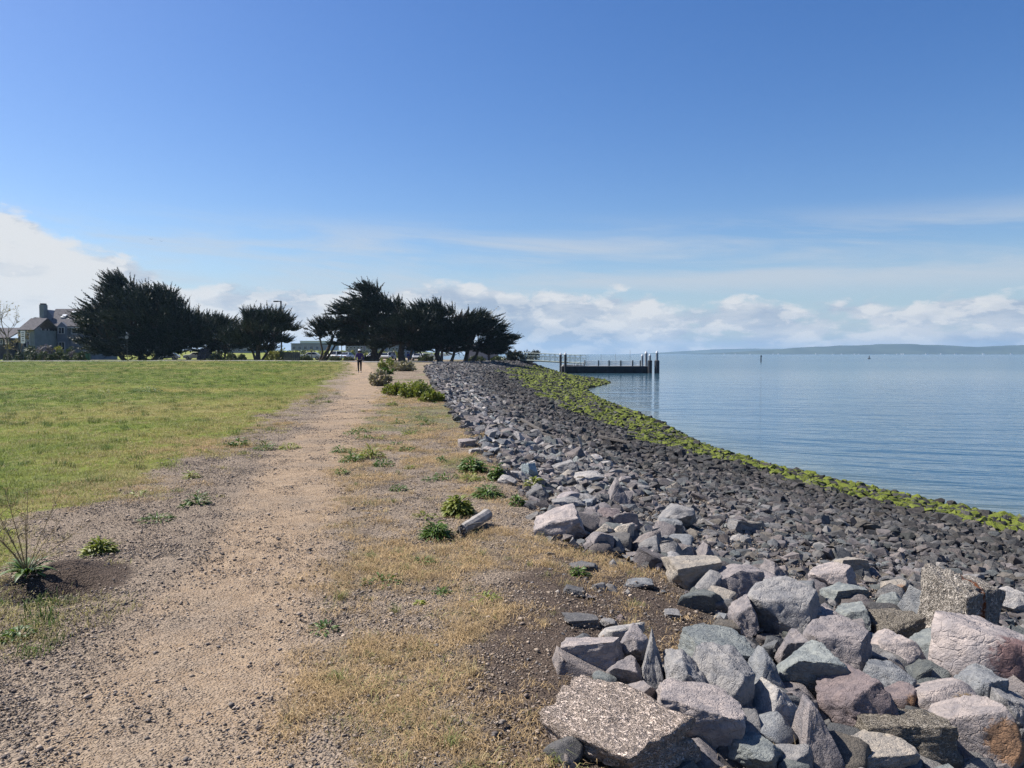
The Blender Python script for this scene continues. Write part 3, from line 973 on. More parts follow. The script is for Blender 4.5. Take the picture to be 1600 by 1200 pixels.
SPECIAL = {'conc': ('slab', M_CONC, 0.10), 'conc2': ('box', M_CONC2, 0.11), 'concr': ('box', M_CONCR, 0.10), 'maroon': ('block', M_RMAROON, 0.05),
           'ochre': ('block', M_RTAN, 0.05), 'orange': ('block', M_RORANGE, 0.05)}
placed = []          # x, y, radius of every stone standing by itself
hand_at = []
rr = np.random.RandomState(21)
for k, (u, v, w, h, col, kind, label, short) in enumerate(HAND):
    x, y = gp(u, v + 0.32 * h)
    dist = math.sqrt(x * x + y * y + (EYE[2] - hz(x, y)) ** 2)
    m_px = dist / 1200.0 * 0.97
    W_, H_ = w * m_px * 0.53, h * m_px * 0.56
    D_ = 0.55 * (W_ + H_) * (1.0 if kind not in ('slab',) else 1.0)
    if kind in SPECIAL:
        sh, mt, ro = SPECIAL[kind]
        ro *= 1.25 if kind == 'conc' else 1.0
        me = rock_me('stone', 900 + k, mt, sub=5, rough=ro, cuts=7 if sh == 'block' else 4, kind=sh)
        nm = 'concrete_block' if kind.startswith('conc') else 'boulder'
    else:
        me = lib(kind, k % 7, 5)
        nm = 'boulder' if max(w, h) > 50 else 'rock'
    o = add_obj(nm, me)
    rz = rr.uniform(-0.35, 0.35)
    tilt = (rr.uniform(-0.12, 0.12), rr.uniform(-0.15, 0.15))
    if kind == 'conc':
        rz, W_, D_, H_ = -0.72, W_ * 0.90, W_ * 0.60, H_ * 0.46
        tilt = (0.20, 0.02)
    if kind == 'concr':
        rz, tilt = 0.25, (0.0, 0.22)
    o.rotation_euler = (tilt[0], tilt[1], rz)
    o.scale = (W_, D_, H_)
    o.location = (x, y + D_ * 0.35, hz(x, y + D_ * 0.35) + H_ * 0.62)
    if 870 < u < 1060 and 870 < v < 990 and h < 26:
        o.scale = (W_ * .8, D_ * .8, H_ * .7)
        o.location.z -= H_ * 0.35
    f = rr.uniform(0.92, 1.08)
    o.color = (*[c * f for c in col], 1)
    tag(o, label, 'concrete' if nm == 'concrete_block' else 'rock', 'riprap rocks of the bank')
    placed.append((x, y + D_ * 0.35, max(W_, D_) * (1.35 if kind == 'conc' else 1.0)))
    hand_at.append((u, v, short))


# ------------------------------------------------------------------ instanced stones, blades and pebbles (the uncountable rest)
def scatter(name, pts, rot, scl, idx, protos, extra, label, cat):
    me = bpy.data.meshes.new(name)
    n = len(pts)
    me.vertices.add(n)
    me.vertices.foreach_set('co', np.asarray(pts, np.float32).ravel())
    for an, ty, key, arr in [('rot', 'FLOAT_VECTOR', 'vector', rot), ('scl', 'FLOAT_VECTOR', 'vector', scl)] + extra:
        at = me.attributes.new(an, ty, 'POINT')
        at.data.foreach_set(key, np.asarray(arr, np.float32).ravel())
    at = me.attributes.new('idx', 'INT', 'POINT')
    at.data.foreach_set('value', np.asarray(idx, np.int32))
    me.update()
    o = add_obj(name, me)
    c = bpy.data.collections.new(name + '_kinds')
    for q in protos:
        c.objects.link(q)
    g = bpy.data.node_groups.new(name + '_nodes', 'GeometryNodeTree')
    g.interface.new_socket('Geometry', in_out='INPUT', socket_type='NodeSocketGeometry')
    g.interface.new_socket('Geometry', in_out='OUTPUT', socket_type='NodeSocketGeometry')
    T = NT(g)
    gi = g.nodes.new('NodeGroupInput').outputs[0]
    ci = T.node('GeometryNodeCollectionInfo')
    ci.inputs['Collection'].default_value = c
    ci.inputs['Separate Children'].default_value = True
    ci.inputs['Reset Children'].default_value = True

    def attr(nm, ty):
        nd = g.nodes.new('GeometryNodeInputNamedAttribute')
        nd.data_type = ty
        nd.inputs[0].default_value = nm
        return nd.outputs[0]
    iop = T.node('GeometryNodeInstanceOnPoints')
    g.links.new(gi, iop.inputs['Points'])
    g.links.new(ci.outputs[0], iop.inputs['Instance'])
    iop.inputs['Pick Instance'].default_value = True
    g.links.new(attr('idx', 'INT'), iop.inputs['Instance Index'])
    g.links.new(attr('rot', 'FLOAT_VECTOR'), iop.inputs['Rotation'])
    g.links.new(attr('scl', 'FLOAT_VECTOR'), iop.inputs['Scale'])
    go = g.nodes.new('NodeGroupOutput')
    g.links.new(iop.outputs[0], go.inputs[0])
    o.modifiers.new('scatter', 'NODES').node_group = g
    tag(o, label, cat, None, 'stuff')
    return o


def proto(name, me):
    return bpy.data.objects.new(name, me)


def hull_stone(name, seed, material, n=15):
    rng = np.random.RandomState(seed)
    p = rng.normal(0, 1, (n, 3))
    p /= np.linalg.norm(p, axis=1)[:, None]
    p *= rng.uniform(0.8, 1.0, (n, 1))
    bm = bmesh.new()
    for q in p:
        bm.verts.new(q)
    r = bmesh.ops.convex_hull(bm, input=bm.verts)
    bmesh.ops.delete(bm, geom=list({e for e in r['geom_interior'] + r['geom_unused'] if isinstance(e, bmesh.types.BMVert)}), context='VERTS')
    me = bpy.data.meshes.new(name)
    bm.to_mesh(me)
    bm.free()
    me.materials.append(material)
    return me


STONES = [proto('stone_kind_%02d' % k, hull_stone('stone_kind', 40 + k, M_ROCKI, 11 + k % 6)) for k in range(12)]
rs = np.random.RandomState(77)


def jitter_grid(x0, x1, y0, y1, s):
    gx, gy = np.meshgrid(np.arange(x0, x1, s), np.arange(y0, y1, s * 0.9), indexing='ij')
    x = gx + rs.uniform(-.5, .5, gx.shape) * s
    y = gy + rs.uniform(-.5, .5, gx.shape) * s
    return x.ravel(), y.ravel()


def in_view(x, y, m=1.0):
    return (y > 1.0) & (np.abs(x) < 0.70 * y + m + 0.8)


S = dict(x=[], y=[], r=[], big=[])
# small stones over the whole slope, spacing grows with distance
for y0, y1, s in ((1.2, 9, 0.088), (9, 18, 0.102), (18, 36, 0.15), (36, 75, 0.21), (75, 185, 0.30)):
    x, y = jitter_grid(-14, 22, y0, y1, s)
    k = in_view(x, y)
    x, y = x[k], y[k]
    S['x'].append(x); S['y'].append(y); S['big'].append(np.zeros(len(x)))
    S['r'].append(s * 0.56 * np.exp(np.clip(rs.normal(0, 0.48, len(x)), -0.8, 0.85)))
# bigger stones heaped along the top of the bank
for y0, y1, s in ((1.2, 14, 0.165), (14, 60, 0.27), (60, 185, 0.40)):
    x, y = jitter_grid(-14, 22, y0, y1, s)
    k = in_view(x, y)
    x, y = x[k], y[k]
    S['x'].append(x); S['y'].append(y); S['big'].append(np.ones(len(x)))
    S['r'].append(s * 0.47 * np.exp(np.clip(rs.normal(0, 0.40, len(x)), -0.7, 0.50)))
# larger stones strewn singly over the slope
for y0, y1, s in ((1.2, 30, 0.9), (30, 120, 1.2)):
    x, y = jitter_grid(-14, 22, y0, y1, s)
    k = in_view(x, y)
    x, y = x[k], y[k]
    S['x'].append(x); S['y'].append(y); S['big'].append(np.full(len(x), 3.0))
    S['r'].append(rs.uniform(0.07, 0.14, len(x)))
# the green stones along the waterline
for y0, y1, s in ((1.2, 40, 0.25), (40, 150, 0.36)):
    x, y = jitter_grid(-14, 22, y0, y1, s)
    k = in_view(x, y)
    x, y = x[k], y[k]
    S['x'].append(x); S['y'].append(y); S['big'].append(np.full(len(x), 2.0))
    S['r'].append(s * 0.56 * np.exp(np.clip(rs.normal(0, 0.28, len(x)), -0.6, 0.33)))
X, Y, RD, BG = (np.concatenate(S[k]) for k in ('x', 'y', 'r', 'big'))
Tb, _ = beach_t(X, Y)
wob = fbm(X, Y, 0.3, 3)
wob2 = fbm(X + 50, Y + 9, 1.4, 2)
t_alg = 0.66 - 0.11 * sm(Y, 12, 55) - 0.12 * sm(Y, 80, 100)
bigw = np.interp(Y, [0, 5, 6.5, 9, 15, 30, 60, 100], [.24, .21, .15, .13, .18, .24, .30, .34])
keep = (Tb > 0.0) & (Tb < 1.06)
keep &= np.where(BG == 1, (Tb < bigw + 0.22 * wob) & (Tb > 0.012), True)
keep &= np.where(BG == 2, (Tb > t_alg - 0.24 * wob - 0.04) & (Tb < 1.03), True)
keep &= np.where(BG == 0, (Tb < 1.04) & ((Tb > 0.06) | (rs.rand(len(X)) < 0.45)), True)
# a bare gravel patch near the camera, stones thin out there
gpx, gpy = gp(975, 935)
gd = np.hypot((X - 0.78) / 0.62, (Y - 5.3) / 1.25)
keep &= (gd > 1.0) | ((BG == 0) & (rs.rand(len(X)) < 0.10)) | (rs.rand(len(X)) < 0.015)
X, Y, RD, BG, Tb, wob, wob2, t_alg = (a[keep] for a in (X, Y, RD, BG, Tb, wob, wob2, t_alg))
P = np.array(placed)
ok = np.ones(len(X), bool)
for px_, py_, pr in P:
    q = np.hypot(X - px_, Y - py_)
    ok &= q > np.where(BG == 1, pr * 0.62 + RD * 0.5, pr * 0.55)
X, Y, RD, BG, Tb, wob, wob2, t_alg = (a[ok] for a in (X, Y, RD, BG, Tb, wob, wob2, t_alg))
n = len(X)
H = height(X, Y, True, Tb)
pal_l = np.array([GREY, PURP, TEAL, PINK, PALE, BLUE, TAN, GREY, PURP])
pal = pal_l[rs.randint(0, len(pal_l), n)]
wet = sm(Tb + 0.40 * wob + 0.15 * wob2, 0.16, 0.70) * rs.uniform(0.6, 1.05, n)
wet = np.minimum(wet, 1.0)
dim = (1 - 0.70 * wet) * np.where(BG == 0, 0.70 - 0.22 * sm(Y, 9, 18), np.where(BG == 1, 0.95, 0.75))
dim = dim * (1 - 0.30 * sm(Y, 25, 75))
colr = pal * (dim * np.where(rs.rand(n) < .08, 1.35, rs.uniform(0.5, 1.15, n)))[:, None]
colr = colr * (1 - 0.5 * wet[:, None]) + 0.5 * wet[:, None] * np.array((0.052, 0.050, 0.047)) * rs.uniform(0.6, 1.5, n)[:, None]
aw = sm(Tb + 0.24 * wob + 0.12 * wob2, t_alg - 0.045, t_alg + 0.06)
alg = np.where(rs.rand(n) < 0.06 + 0.82 * aw * (0.7 + 0.3 * sm(wob2, -.12, .06)), aw, 0) * rs.uniform(0.6, 1.15, n)
shapes = np.stack([rs.uniform(0.8, 1.35, n), rs.uniform(0.75, 1.15, n), rs.uniform(0.5, 0.85, n)], 1) * RD[:, None]
zoff = np.where(BG == 1, 0.42, 0.30) * shapes[:, 2] + np.where(BG == 1, 0.02, 0)
rot = np.stack([rs.normal(0, 0.25, n), rs.normal(0, 0.25, n), rs.uniform(0, 6.28, n)], 1)

# of these the ones that show largest stand as rocks of their own
ZC = H + zoff
dist = np.sqrt(X ** 2 + Y ** 2 + (EYE[2] - ZC) ** 2)
cp, sp_ = math.cos(PITCH), math.sin(PITCH)
dep = Y * cp - (ZC - EYE[2]) * sp_
UU = 800 + 1200 * X / dep
VV = 600 - 1200 * ((ZC - EYE[2]) * cp + Y * sp_) / dep
show = np.where((UU > -10) & (UU < 1610) & (VV < 1210) & (VV > 500), RD / dist, 0)
order = np.argsort(-show)[:300 - len(HAND)]
own = np.zeros(n, bool)
own[order] = True
cname = lambda c: ('dark ' if sum(c) < 0.36 else 'pale ' if sum(c) > 0.85 else '') + ('teal' if c[1] > c[0] * 1.08 else 'purple-grey' if c[2] > c[1] else 'tan' if c[0] > c[2] * 1.28 else 'pinkish grey' if c[0] > c[2] * 1.12 else 'grey')
used_lab = set()
for i in order:
    kind = ('block', 'slab', 'block', 'wedge', 'box')[i % 5]
    o = add_obj('rock', lib(kind, int(i) % 6, 3))
    o.location = (X[i], Y[i], ZC[i])
    o.rotation_euler = rot[i] * (1.0, 1.0, 1.0)
    o.scale = shapes[i] * 1.12
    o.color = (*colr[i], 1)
    sz = 'large' if RD[i] > 0.2 else 'mid-sized' if RD[i] > 0.12 else 'small'
    lab = None
    near = sorted(hand_at, key=lambda q: math.hypot(q[0] - UU[i], 1.4 * (q[1] - VV[i])))[:7]
    for (hu, hv, short) in near:
        ddx, ddy = UU[i] - hu, VV[i] - hv
        where = ('just seaward of' if ddx > 0 else 'just inland of') if abs(ddx) > 1.2 * abs(ddy) else ('just in front of' if ddy > 0 else 'just behind')
        cand = '%s %s rock %s the %s' % (sz, cname(colr[i]), where, short)
        if cand not in used_lab:
            lab = cand
            break
    used_lab.add(lab)
    tag(o, lab or 'plain riprap rock in the heap along the bank top', 'rock', 'riprap rocks of the bank')
rest = ~own
green_rest = rest & (alg > 0.3)
for nm, selm, lab, cat in (('riprap_stones', rest & ~green_rest, 'countless grey and wet black stones covering the slope to the water', 'stones'),
                           ('algae_stones', green_rest, 'band of stones coated in bright green algae along the waterline', 'algae stones')):
    k = np.where(selm)[0]
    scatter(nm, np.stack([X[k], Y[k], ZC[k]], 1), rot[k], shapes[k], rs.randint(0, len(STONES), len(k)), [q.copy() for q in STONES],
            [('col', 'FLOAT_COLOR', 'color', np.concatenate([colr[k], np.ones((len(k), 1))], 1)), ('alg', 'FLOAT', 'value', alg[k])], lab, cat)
print('stones', n, 'tris proto', sum(len(q.data.polygons) for q in STONES))

# ------------------------------------------------------------------ pebbles, straw, grass
def simple_inst(name, rough=0.9, spec=0.15, translucent=0.0):
    m = bpy.data.materials.new(name)
    m.use_nodes = True
    T = NT(m.node_tree)
    b = T.n['Principled BSDF']
    col = T.node('ShaderNodeAttribute', attribute_name='col', attribute_type='INSTANCER').outputs['Color']
    b.inputs['Roughness'].default_value = rough
    b.inputs['Specular IOR Level'].default_value = spec
    p = T.node('ShaderNodeTexCoord').outputs['Object']
    k = T.noise(p, 9.0, 2.0, 0.5)
    c = T.mix(T.ss(k, 0.3, 0.7), T.vmul(col, (0.72, 0.72, 0.72)), T.vmul(col, (1.2, 1.2, 1.2)))
    T.put(b.inputs['Base Color'], c)
    if translucent:
        tr = T.node('ShaderNodeBsdfTranslucent', {'Color': c}).outputs[0]
        o = T.n['Material Output']
        ms = T.node('ShaderNodeMixShader', {0: translucent, 1: b.outputs[0], 2: tr}).outputs[0]
        T.put(o.inputs['Surface'], ms)
    return m


M_PEB = simple_inst('pebble_stone')
M_STRAW = simple_inst('straw_blades', 0.75, 0.2, 0.25)
M_BLADE = simple_inst('grass_blades', 0.65, 0.25, 0.3)


def pebble_patch(seed, n=60, size=0.34):
    rng = np.random.RandomState(seed)
    oct_ = np.array([(1, 0, 0), (0, 1, 0), (-1, 0, 0), (0, -1, 0), (0, 0, 1), (0, 0, -1)], float)
    fc = np.array([(0, 1, 4), (1, 2, 4), (2, 3, 4), (3, 0, 4), (1, 0, 5), (2, 1, 5), (3, 2, 5), (0, 3, 5)])
    V, F = [], []
    for k in range(n):
        r = 0.0031 * math.exp(rng.normal(0.1, 0.45))
        q = oct_ * np.array([r * rng.uniform(.9, 1.6), r, r * rng.uniform(.5, .8)]) + rng.normal(0, r * 0.16, (6, 3))
        a = rng.uniform(0, 6.28)
        q = q @ np.array([[math.cos(a), -math.sin(a), 0], [math.sin(a), math.cos(a), 0], [0, 0, 1]])
        rad, th = size / 2 * math.sqrt(rng.rand()), rng.uniform(0, 6.28)
        F.append(fc + 6 * k)
        V.append(q + (rad * math.cos(th), rad * math.sin(th), r * 0.25))
    return np.concatenate(V), np.concatenate(F)


def blade_tuft(seed, n, hgt, spread, width, droop):
    """thin tapering bent blades, three faces each."""
    rng = np.random.RandomState(seed)
    V, F = [], []
    for k in range(n):
        a = rng.uniform(0, 6.28)
        d = np.array([math.cos(a), math.sin(a), 0])
        s = np.array([-d[1], d[0], 0])
        b0 = rng.normal(0, spread * 0.35, 3) * (1, 1, 0)
        h = hgt * rng.uniform(.5, 1.1)
        dr = droop * rng.uniform(.4, 1.4)
        w = width * rng.uniform(.7, 1.2)
        p0 = b0
        p1 = b0 + d * h * dr * 0.35 + np.array([0, 0, h * 0.6])
        p2 = b0 + d * h * dr + np.array([0, 0, h * max(0.08, 1 - 0.45 * dr)])
        i = len(V)
        V += [p0 - s * w, p0 + s * w, p1 - s * w * .8, p1 + s * w * .8, p2]
        F += [(i, i + 1, i + 3), (i, i + 3, i + 2), (i + 2, i + 3, i + 4)]
    return np.array(V), np.array(F)


def dotted(n, y0, y1, xlo, xhi, power=1.6):
    """points thinning out with distance (density about 1/y^power)."""
    u = rs.rand(n)
    e = 2 - power
    y = (y0 ** e + u * (y1 ** e - y0 ** e)) ** (1 / e)
    lim = 0.70 * y + 0.9
    x = rs.uniform(-1, 1, n) * lim
    k = (x > xlo) & (x < xhi)
    return x[k], y[k]


def lay(name, x, y, protos, scl, col, label, cat, tilt=0.08, up=0.0, zs=None):
    n = len(x)
    z = height(x, y) + up
    sv = np.repeat(scl[:, None], 3, 1)
    if zs is not None:
        sv[:, 2] *= zs
    rot = np.stack([rs.normal(0, tilt, n), rs.normal(0, tilt, n), rs.uniform(0, 6.28, n)], 1)
    scatter(name, np.stack([x, y, z], 1), rot, sv, rs.randint(0, len(protos), n), protos,
            [('col', 'FLOAT_COLOR', 'color', np.concatenate([col, np.ones((n, 1))], 1))], label, cat)


# gravel lying on the path and around it
peb = [proto('gravel_kind_%02d' % k, raw_mesh('gravel_kind', *pebble_patch(300 + k), 3, M_PEB)) for k in range(8)]
x, y = dotted(26000, 1.6, 30, -30, 6, 1.5)
t, _ = beach_t(x, y)
z = zones(x, y, t)
dens = np.clip(0.16 + 0.55 * (1 - z['path']) * (1 - z['lawn']) + 0.35 * sm(fbm(x, y, 1.1, 3), 0, 0.15), 0, 1.2) * (1 - z['lawn']) * (1 - 0.55 * z['dry']) * (1 - 0.7 * z['soil'])
k = (rs.rand(len(x)) < dens) & (t < 0.25)
x, y = x[k], y[k]
n = len(x)
base = np.array([(0.29, 0.235, 0.185), (0.18, 0.155, 0.135), (0.38, 0.305, 0.235), (0.23, 0.185, 0.15), (0.115, 0.10, 0.09)])[rs.randint(0, 5, n)]
lay('gravel', x, y, peb, rs.uniform(0.75, 1.35, n) * (1 + 0.03 * y), base * rs.uniform(.8, 1.15, (n, 1)), 'fine loose gravel strewn over path and bank', 'gravel', 0.03)

# single thumb-sized stones on the bare ground
x, y = dotted(3600, 1.8, 26, -20, 5, 1.5)
t, _ = beach_t(x, y)
z = zones(x, y, t)
k = (rs.rand(len(x)) < (0.25 + 0.75 * (1 - z['path']) + 0.5 * sm(t, -0.06, 0.0)) * (1 - 0.95 * z['lawn'])) & (t < 0.22)
x, y, t = x[k], y[k], t[k]
n = len(x)
sc_ = 0.0050 * np.exp(rs.normal(0.1, 0.45, n)) * (1 + 2.2 * sm(t, -0.04, 0.03) * (rs.rand(n) < 0.6))
st_b = [proto('chip_kind_%02d' % k, hull_stone('chip_kind', 140 + k, M_PEB, 10)) for k in range(6)]
lay('loose_chips', x, y, st_b, sc_, np.array([PALE, GREY, PURP, DARK, TAN])[rs.randint(0, 5, n)] * rs.uniform(.7, 1.1, (n, 1)), 'small stone chips lying about the bare earth', 'stone chips', 0.4, 0.004, 0.7)

# straw on the strip by the rocks
straw = [proto('straw_kind_%02d' % k, raw_mesh('straw_kind', *blade_tuft(500 + k, 26, 0.035, 0.11, 0.0011, 1.7), 3, M_STRAW)) for k in range(8)]
x, y = dotted(95000, 1.7, 34, -8, 3, 1.45)
t, _ = beach_t(x, y)
z = zones(x, y, t)
pp = sm(fbm(x + 21, y + 2, 1.2, 4) + 0.5 * fbm(x, y, 4.3, 2), -0.08, 0.10)
fine_p = sm(fbm(x + 7, y + 19, 5.5, 3), -0.06, 0.09)
dens = np.clip(z['dry'] * 1.9 * (0.22 + 0.78 * pp) * (0.25 + 0.85 * fine_p), 0, 1) * (1 - 0.7 * z['soil'])
k = (rs.rand(len(x)) < dens) & ((t < 0.06) | ((z['shore'] < .6) & (t < .15)))
x, y = x[k], y[k]
n = len(x)
gm = sm(fbm(x + 88, y + 14, 0.55, 3) + 0.4 * fbm(x, y, 2.1, 2), 0.03, 0.2) * sm(y, 5, 9)
c1 = np.array((0.46, 0.33, 0.175)) * rs.uniform(.62, 1.15, (n, 1))
c2 = np.array((0.24, 0.235, 0.09)) * rs.uniform(.6, 1.2, (n, 1))
pick = (rs.rand(n) < 0.07 + 0.55 * gm)[:, None]
lay('dry_grass', x, y, straw, rs.uniform(.7, 1.35, n) * (1 + 0.035 * y), np.where(pick, c2, c1), 'short matted dry grass between path and rocks', 'dry grass', 0.12)
k = rs.rand(n) < 0.022
tall = [proto('tuft_kind_%02d' % q, raw_mesh('tuft_kind', *blade_tuft(540 + q, 40, 0.085, 0.05, 0.0014, 0.9), 3, M_STRAW)) for q in range(5)]
lay('dry_tufts', x[k], y[k], tall, rs.uniform(.6, 1.15, k.sum()), np.where(rs.rand(k.sum(), 1) < 0.4, (0.20, 0.22, 0.08), (0.48, 0.37, 0.2)), 'little upright tufts of pale grass in the dry strip', 'grass tufts')

# lawn
blades = [proto('lawn_kind_%02d' % k, raw_mesh('lawn_kind', *blade_tuft(600 + k, 30, 0.042, 0.16, 0.0016, 1.1), 3, M_BLADE)) for k in range(8)]
x, y = dotted(105000, 3.4, 124, -90, 1, 1.42)
t, _ = beach_t(x, y)
z = zones(x, y, t)
ragged = 0.5 * sm(np.interp(y, LAWN_Y, LAWN_X) - x, -1.3, 0.0) * sm(fbm(x + 61, y + 3, 1.1, 3), 0.0, 0.12) * (1 - z['soil'])
k = rs.rand(len(x)) < np.maximum(z['lawn'] * (0.55 + 0.45 * sm(fbm(x, y, 0.7, 3), -0.15, 0.1)), ragged)
x, y = x[k], y[k]
n = len(x)
ye = sm(fbm(x + 4, y + 9, 0.16, 3) * 1.2 + 0.6 * fbm(x, y, 0.8, 3) + 0.16 * sm(y, 40, 9), -0.01, 0.27)[:, None]
cg = np.array((0.115, 0.170, 0.024)) * (1 - ye) + np.array((0.30, 0.27, 0.085)) * ye
edge = sm(np.interp(y, LAWN_Y, LAWN_X) - x, 2.2 + .05 * y, 0.0)[:, None] * (0.5 + 0.5 * sm(fbm(x, y + 60, 0.45, 3), -0.1, 0.1))[:, None]
cg = cg * (1 - 0.75 * edge) + 0.75 * edge * np.array((0.32, 0.26, 0.115))
cg = np.where(rs.rand(n, 1) < 0.10, np.array((0.33, 0.26, 0.13)), cg) * rs.uniform(.7, 1.25, (n, 1))
lay('lawn_grass', x, y, blades, rs.uniform(.7, 1.2, n) * (1 + 0.05 * y), cg, 'short green and yellowing grass of the lawn', 'grass', 0.1, 0.0, 1 / (1 + 0.016 * y))


k = rs.rand(n) < 0.03 + 0.10 * sm(fbm(x + 33, y + 7, 0.4, 3), 0.08, 0.2)
clump = [proto('clump_kind_%02d' % q, raw_mesh('clump_kind', *blade_tuft(640 + q, 44, 0.085, 0.13, 0.0022, 0.8), 3, M_BLADE)) for q in range(5)]
lay('lawn_tufts', x[k], y[k], clump, rs.uniform(.6, 1.3, k.sum()) * (1 + 0.02 * y[k]), np.array((0.075, 0.125, 0.022)) * rs.uniform(.7, 1.3, (k.sum(), 1)), 'taller dark tufts standing out of the mown lawn', 'grass tufts', 0.1)


# ------------------------------------------------------------------ weeds, each a plant of its own
def leaf_mat(name, col, hi, tr=0.25):
    m = bpy.data.materials.new(name)
    m.use_nodes = True
    T = NT(m.node_tree)
    b = T.n['Principled BSDF']
    p = T.node('ShaderNodeNewGeometry').outputs['Position']
    c = T.mix(T.ss(T.noise(p, 14.0, 3.0, 0.6), 0.3, 0.7), col, hi)
    T.put(b.inputs['Base Color'], c)
    b.inputs['Roughness'].default_value = 0.5
    b.inputs['Specular IOR Level'].default_value = 0.35
    tl = T.node('ShaderNodeBsdfTranslucent', {'Color': T.vmul(c, (1.3, 1.4, 0.8))}).outputs[0]
    T.put(T.n['Material Output'].inputs['Surface'], T.node('ShaderNodeMixShader', {0: tr, 1: b.outputs[0], 2: tl}).outputs[0])
    return m


M_LEAF = leaf_mat('weed_leaf', (0.035, 0.075, 0.015), (0.10, 0.155, 0.03))
M_LEAF2 = leaf_mat('shrub_leaf', (0.10, 0.13, 0.024), (0.26, 0.27, 0.065))
M_SAGE = leaf_mat('sage_leaf', (0.15, 0.135, 0.09), (0.30, 0.265, 0.18), 0.2)
M_STEM = mat('dry_stem', (0.20, 0.15, 0.085), 0.85, 0.2, 0.3, 20)


def leaf_faces(V, F, base, d, up, L, w, bend):
    """one leaf: folded along its midrib, curved, pointed; eight faces."""
    s = np.cross(d, up)
    s /= np.linalg.norm(s) + 1e-9
    u = np.cross(s, d)
    i = len(V)
    prof = ((0.0, 0.12, 0.0), (0.3, 0.85, 0.10), (0.62, 1.0, 0.12), (0.86, 0.55, 0.02), (1.0, 0.02, -0.12))
    for a, ww, lift in prof:
        c = base + d * L * a + u * (lift * L * 0.6 - bend * L * a * a)
        V += [c - s * w * ww + u * w * ww * 0.35, c, c + s * w * ww + u * w * ww * 0.35]
    for k in range(4):
        a = i + 3 * k
        F += [(a, a + 1, a + 4), (a, a + 4, a + 3), (a + 1, a + 2, a + 5), (a + 1, a + 5, a + 4)]


def weed_mesh(seed, W_, H_, n_leaf, L, w, rosette=0.5):
    """leafy clump of radius W_ and height H_ : leaves on short stems rising from a few roots."""
    rng = np.random.RandomState(seed)
    V, F = [], []
    for k in range(n_leaf):
        a = rng.uniform(0, 6.28)
        r = W_ * math.sqrt(rng.rand())
        e = rng.uniform(0.1, 1.25) * (1 - 0.5 * r / W_)
        h = H_ * rng.uniform(0.05, 0.85) * (1 - (r / W_) ** 2 * 0.8)
        d = np.array([math.cos(a) * math.cos(e), math.sin(a) * math.cos(e), math.sin(e)])
        l = L * rng.uniform(.6, 1.2)
        leaf_faces(V, F, np.array([r * math.cos(a), r * math.sin(a), h]) - d * l * 0.3, d, np.array([0, 0, 1.0]) + rng.normal(0, .25, 3), l, w * rng.uniform(.7, 1.2), rng.uniform(0.1, .6))
    return np.array(V), np.array(F)


# u, v of the foot, width, height in photo pixels, leaf count, label
WEEDS = [
    (150, 868, 42, 28, 90, 'bright green leafy weed beside the dark hole'),
    (306, 788, 30, 24, 26, 'small broad-leaved weed alone on the gravel'),
    (283, 794, 16, 8, 12, 'tiny weed at the foot of the lone broad-leaved weed'),
    (296, 747, 26, 14, 22, 'small weed on gravel near the lawn edge'),
    (372, 698, 26, 20, 26, 'weed at the lawn corner beside the low weed patch'),
    (413, 703, 34, 15, 40, 'low weed patch crossing the gravel, lawn-side end'),
    (450, 702, 36, 14, 40, 'low weed patch crossing the gravel, path-side end'),
    (530, 708, 30, 16, 30, 'small weed at the path edge before the leafy patch'),
    (548, 722, 40, 18, 40, 'path-side weed of the leafy patch in straw'),
    (578, 716, 40, 24, 46, 'taller weed of the leafy patch in straw'),
    (598, 728, 36, 16, 34, 'far-side weed of the leafy patch in straw'),
    (532, 742, 28, 13, 22, 'weed in straw just below the leafy patch'),
    (640, 733, 16, 11, 14, 'tiny weed between the leafy patch and the rocks'),
    (622, 767, 28, 14, 30, 'dark low weed on the grey bare spot'),
    (672, 752, 30, 12, 26, 'faint weed cluster behind the grey bare spot'),
    (612, 634, 16, 13, 24, 'small round weed beside the path past the leafy patch'),
    (621, 662, 22, 10, 24, 'flat weed halfway to the green shrub'),
    (668, 664, 28, 12, 30, 'low weeds close to the rocks below the green shrub'),
    (640, 680, 24, 10, 20, 'sparse weed in the pale grass'),
    (691, 722, 22, 13, 22, 'pointed weed near the flat pinkish stone'),
    (738, 738, 44, 32, 70, 'tall weed clump against the rocks'),
    (733, 752, 36, 16, 40, 'low spreading weed in front of the tall clump'),
    (776, 750, 24, 34, 40, 'upright weed growing between the boulders'),
    (762, 778, 46, 26, 70, 'wide leafy weed near the boulders'),
    (716, 806, 42, 42, 110, 'bushiest green weed, upslope of the driftwood log'),
    (681, 842, 42, 34, 90, 'green weed just inland of the driftwood log'),
    (808, 790, 28, 22, 40, 'weed tucked against the dark bank-edge boulder'),
    (834, 766, 24, 30, 34, 'weed growing out of the rocks by the pale blue boulder'),
    (905, 900, 34, 20, 30, 'green grass-like weed at the soil edge'),
    (690, 928, 26, 12, 24, 'grey-green flat weed in the straw'),
    (655, 945, 20, 8, 16, 'tiny grey-green weed in the straw'),
    (240, 815, 50, 14, 40, 'thin grassy weed patch on the bare gravel'),
    (20, 1000, 50, 20, 40, 'silvery low weed at the corner of the path'),
    (150, 615, 44, 10, 60, 'dark grass clump standing out of the lawn'),
    (222, 614, 50, 12, 70, 'wider dark grass clump in the lawn'),
]
rw = np.random.RandomState(11)
WV = ((1.0, 1.0), (1.3, 0.6), (0.75, 1.1), (1.15, 0.8))
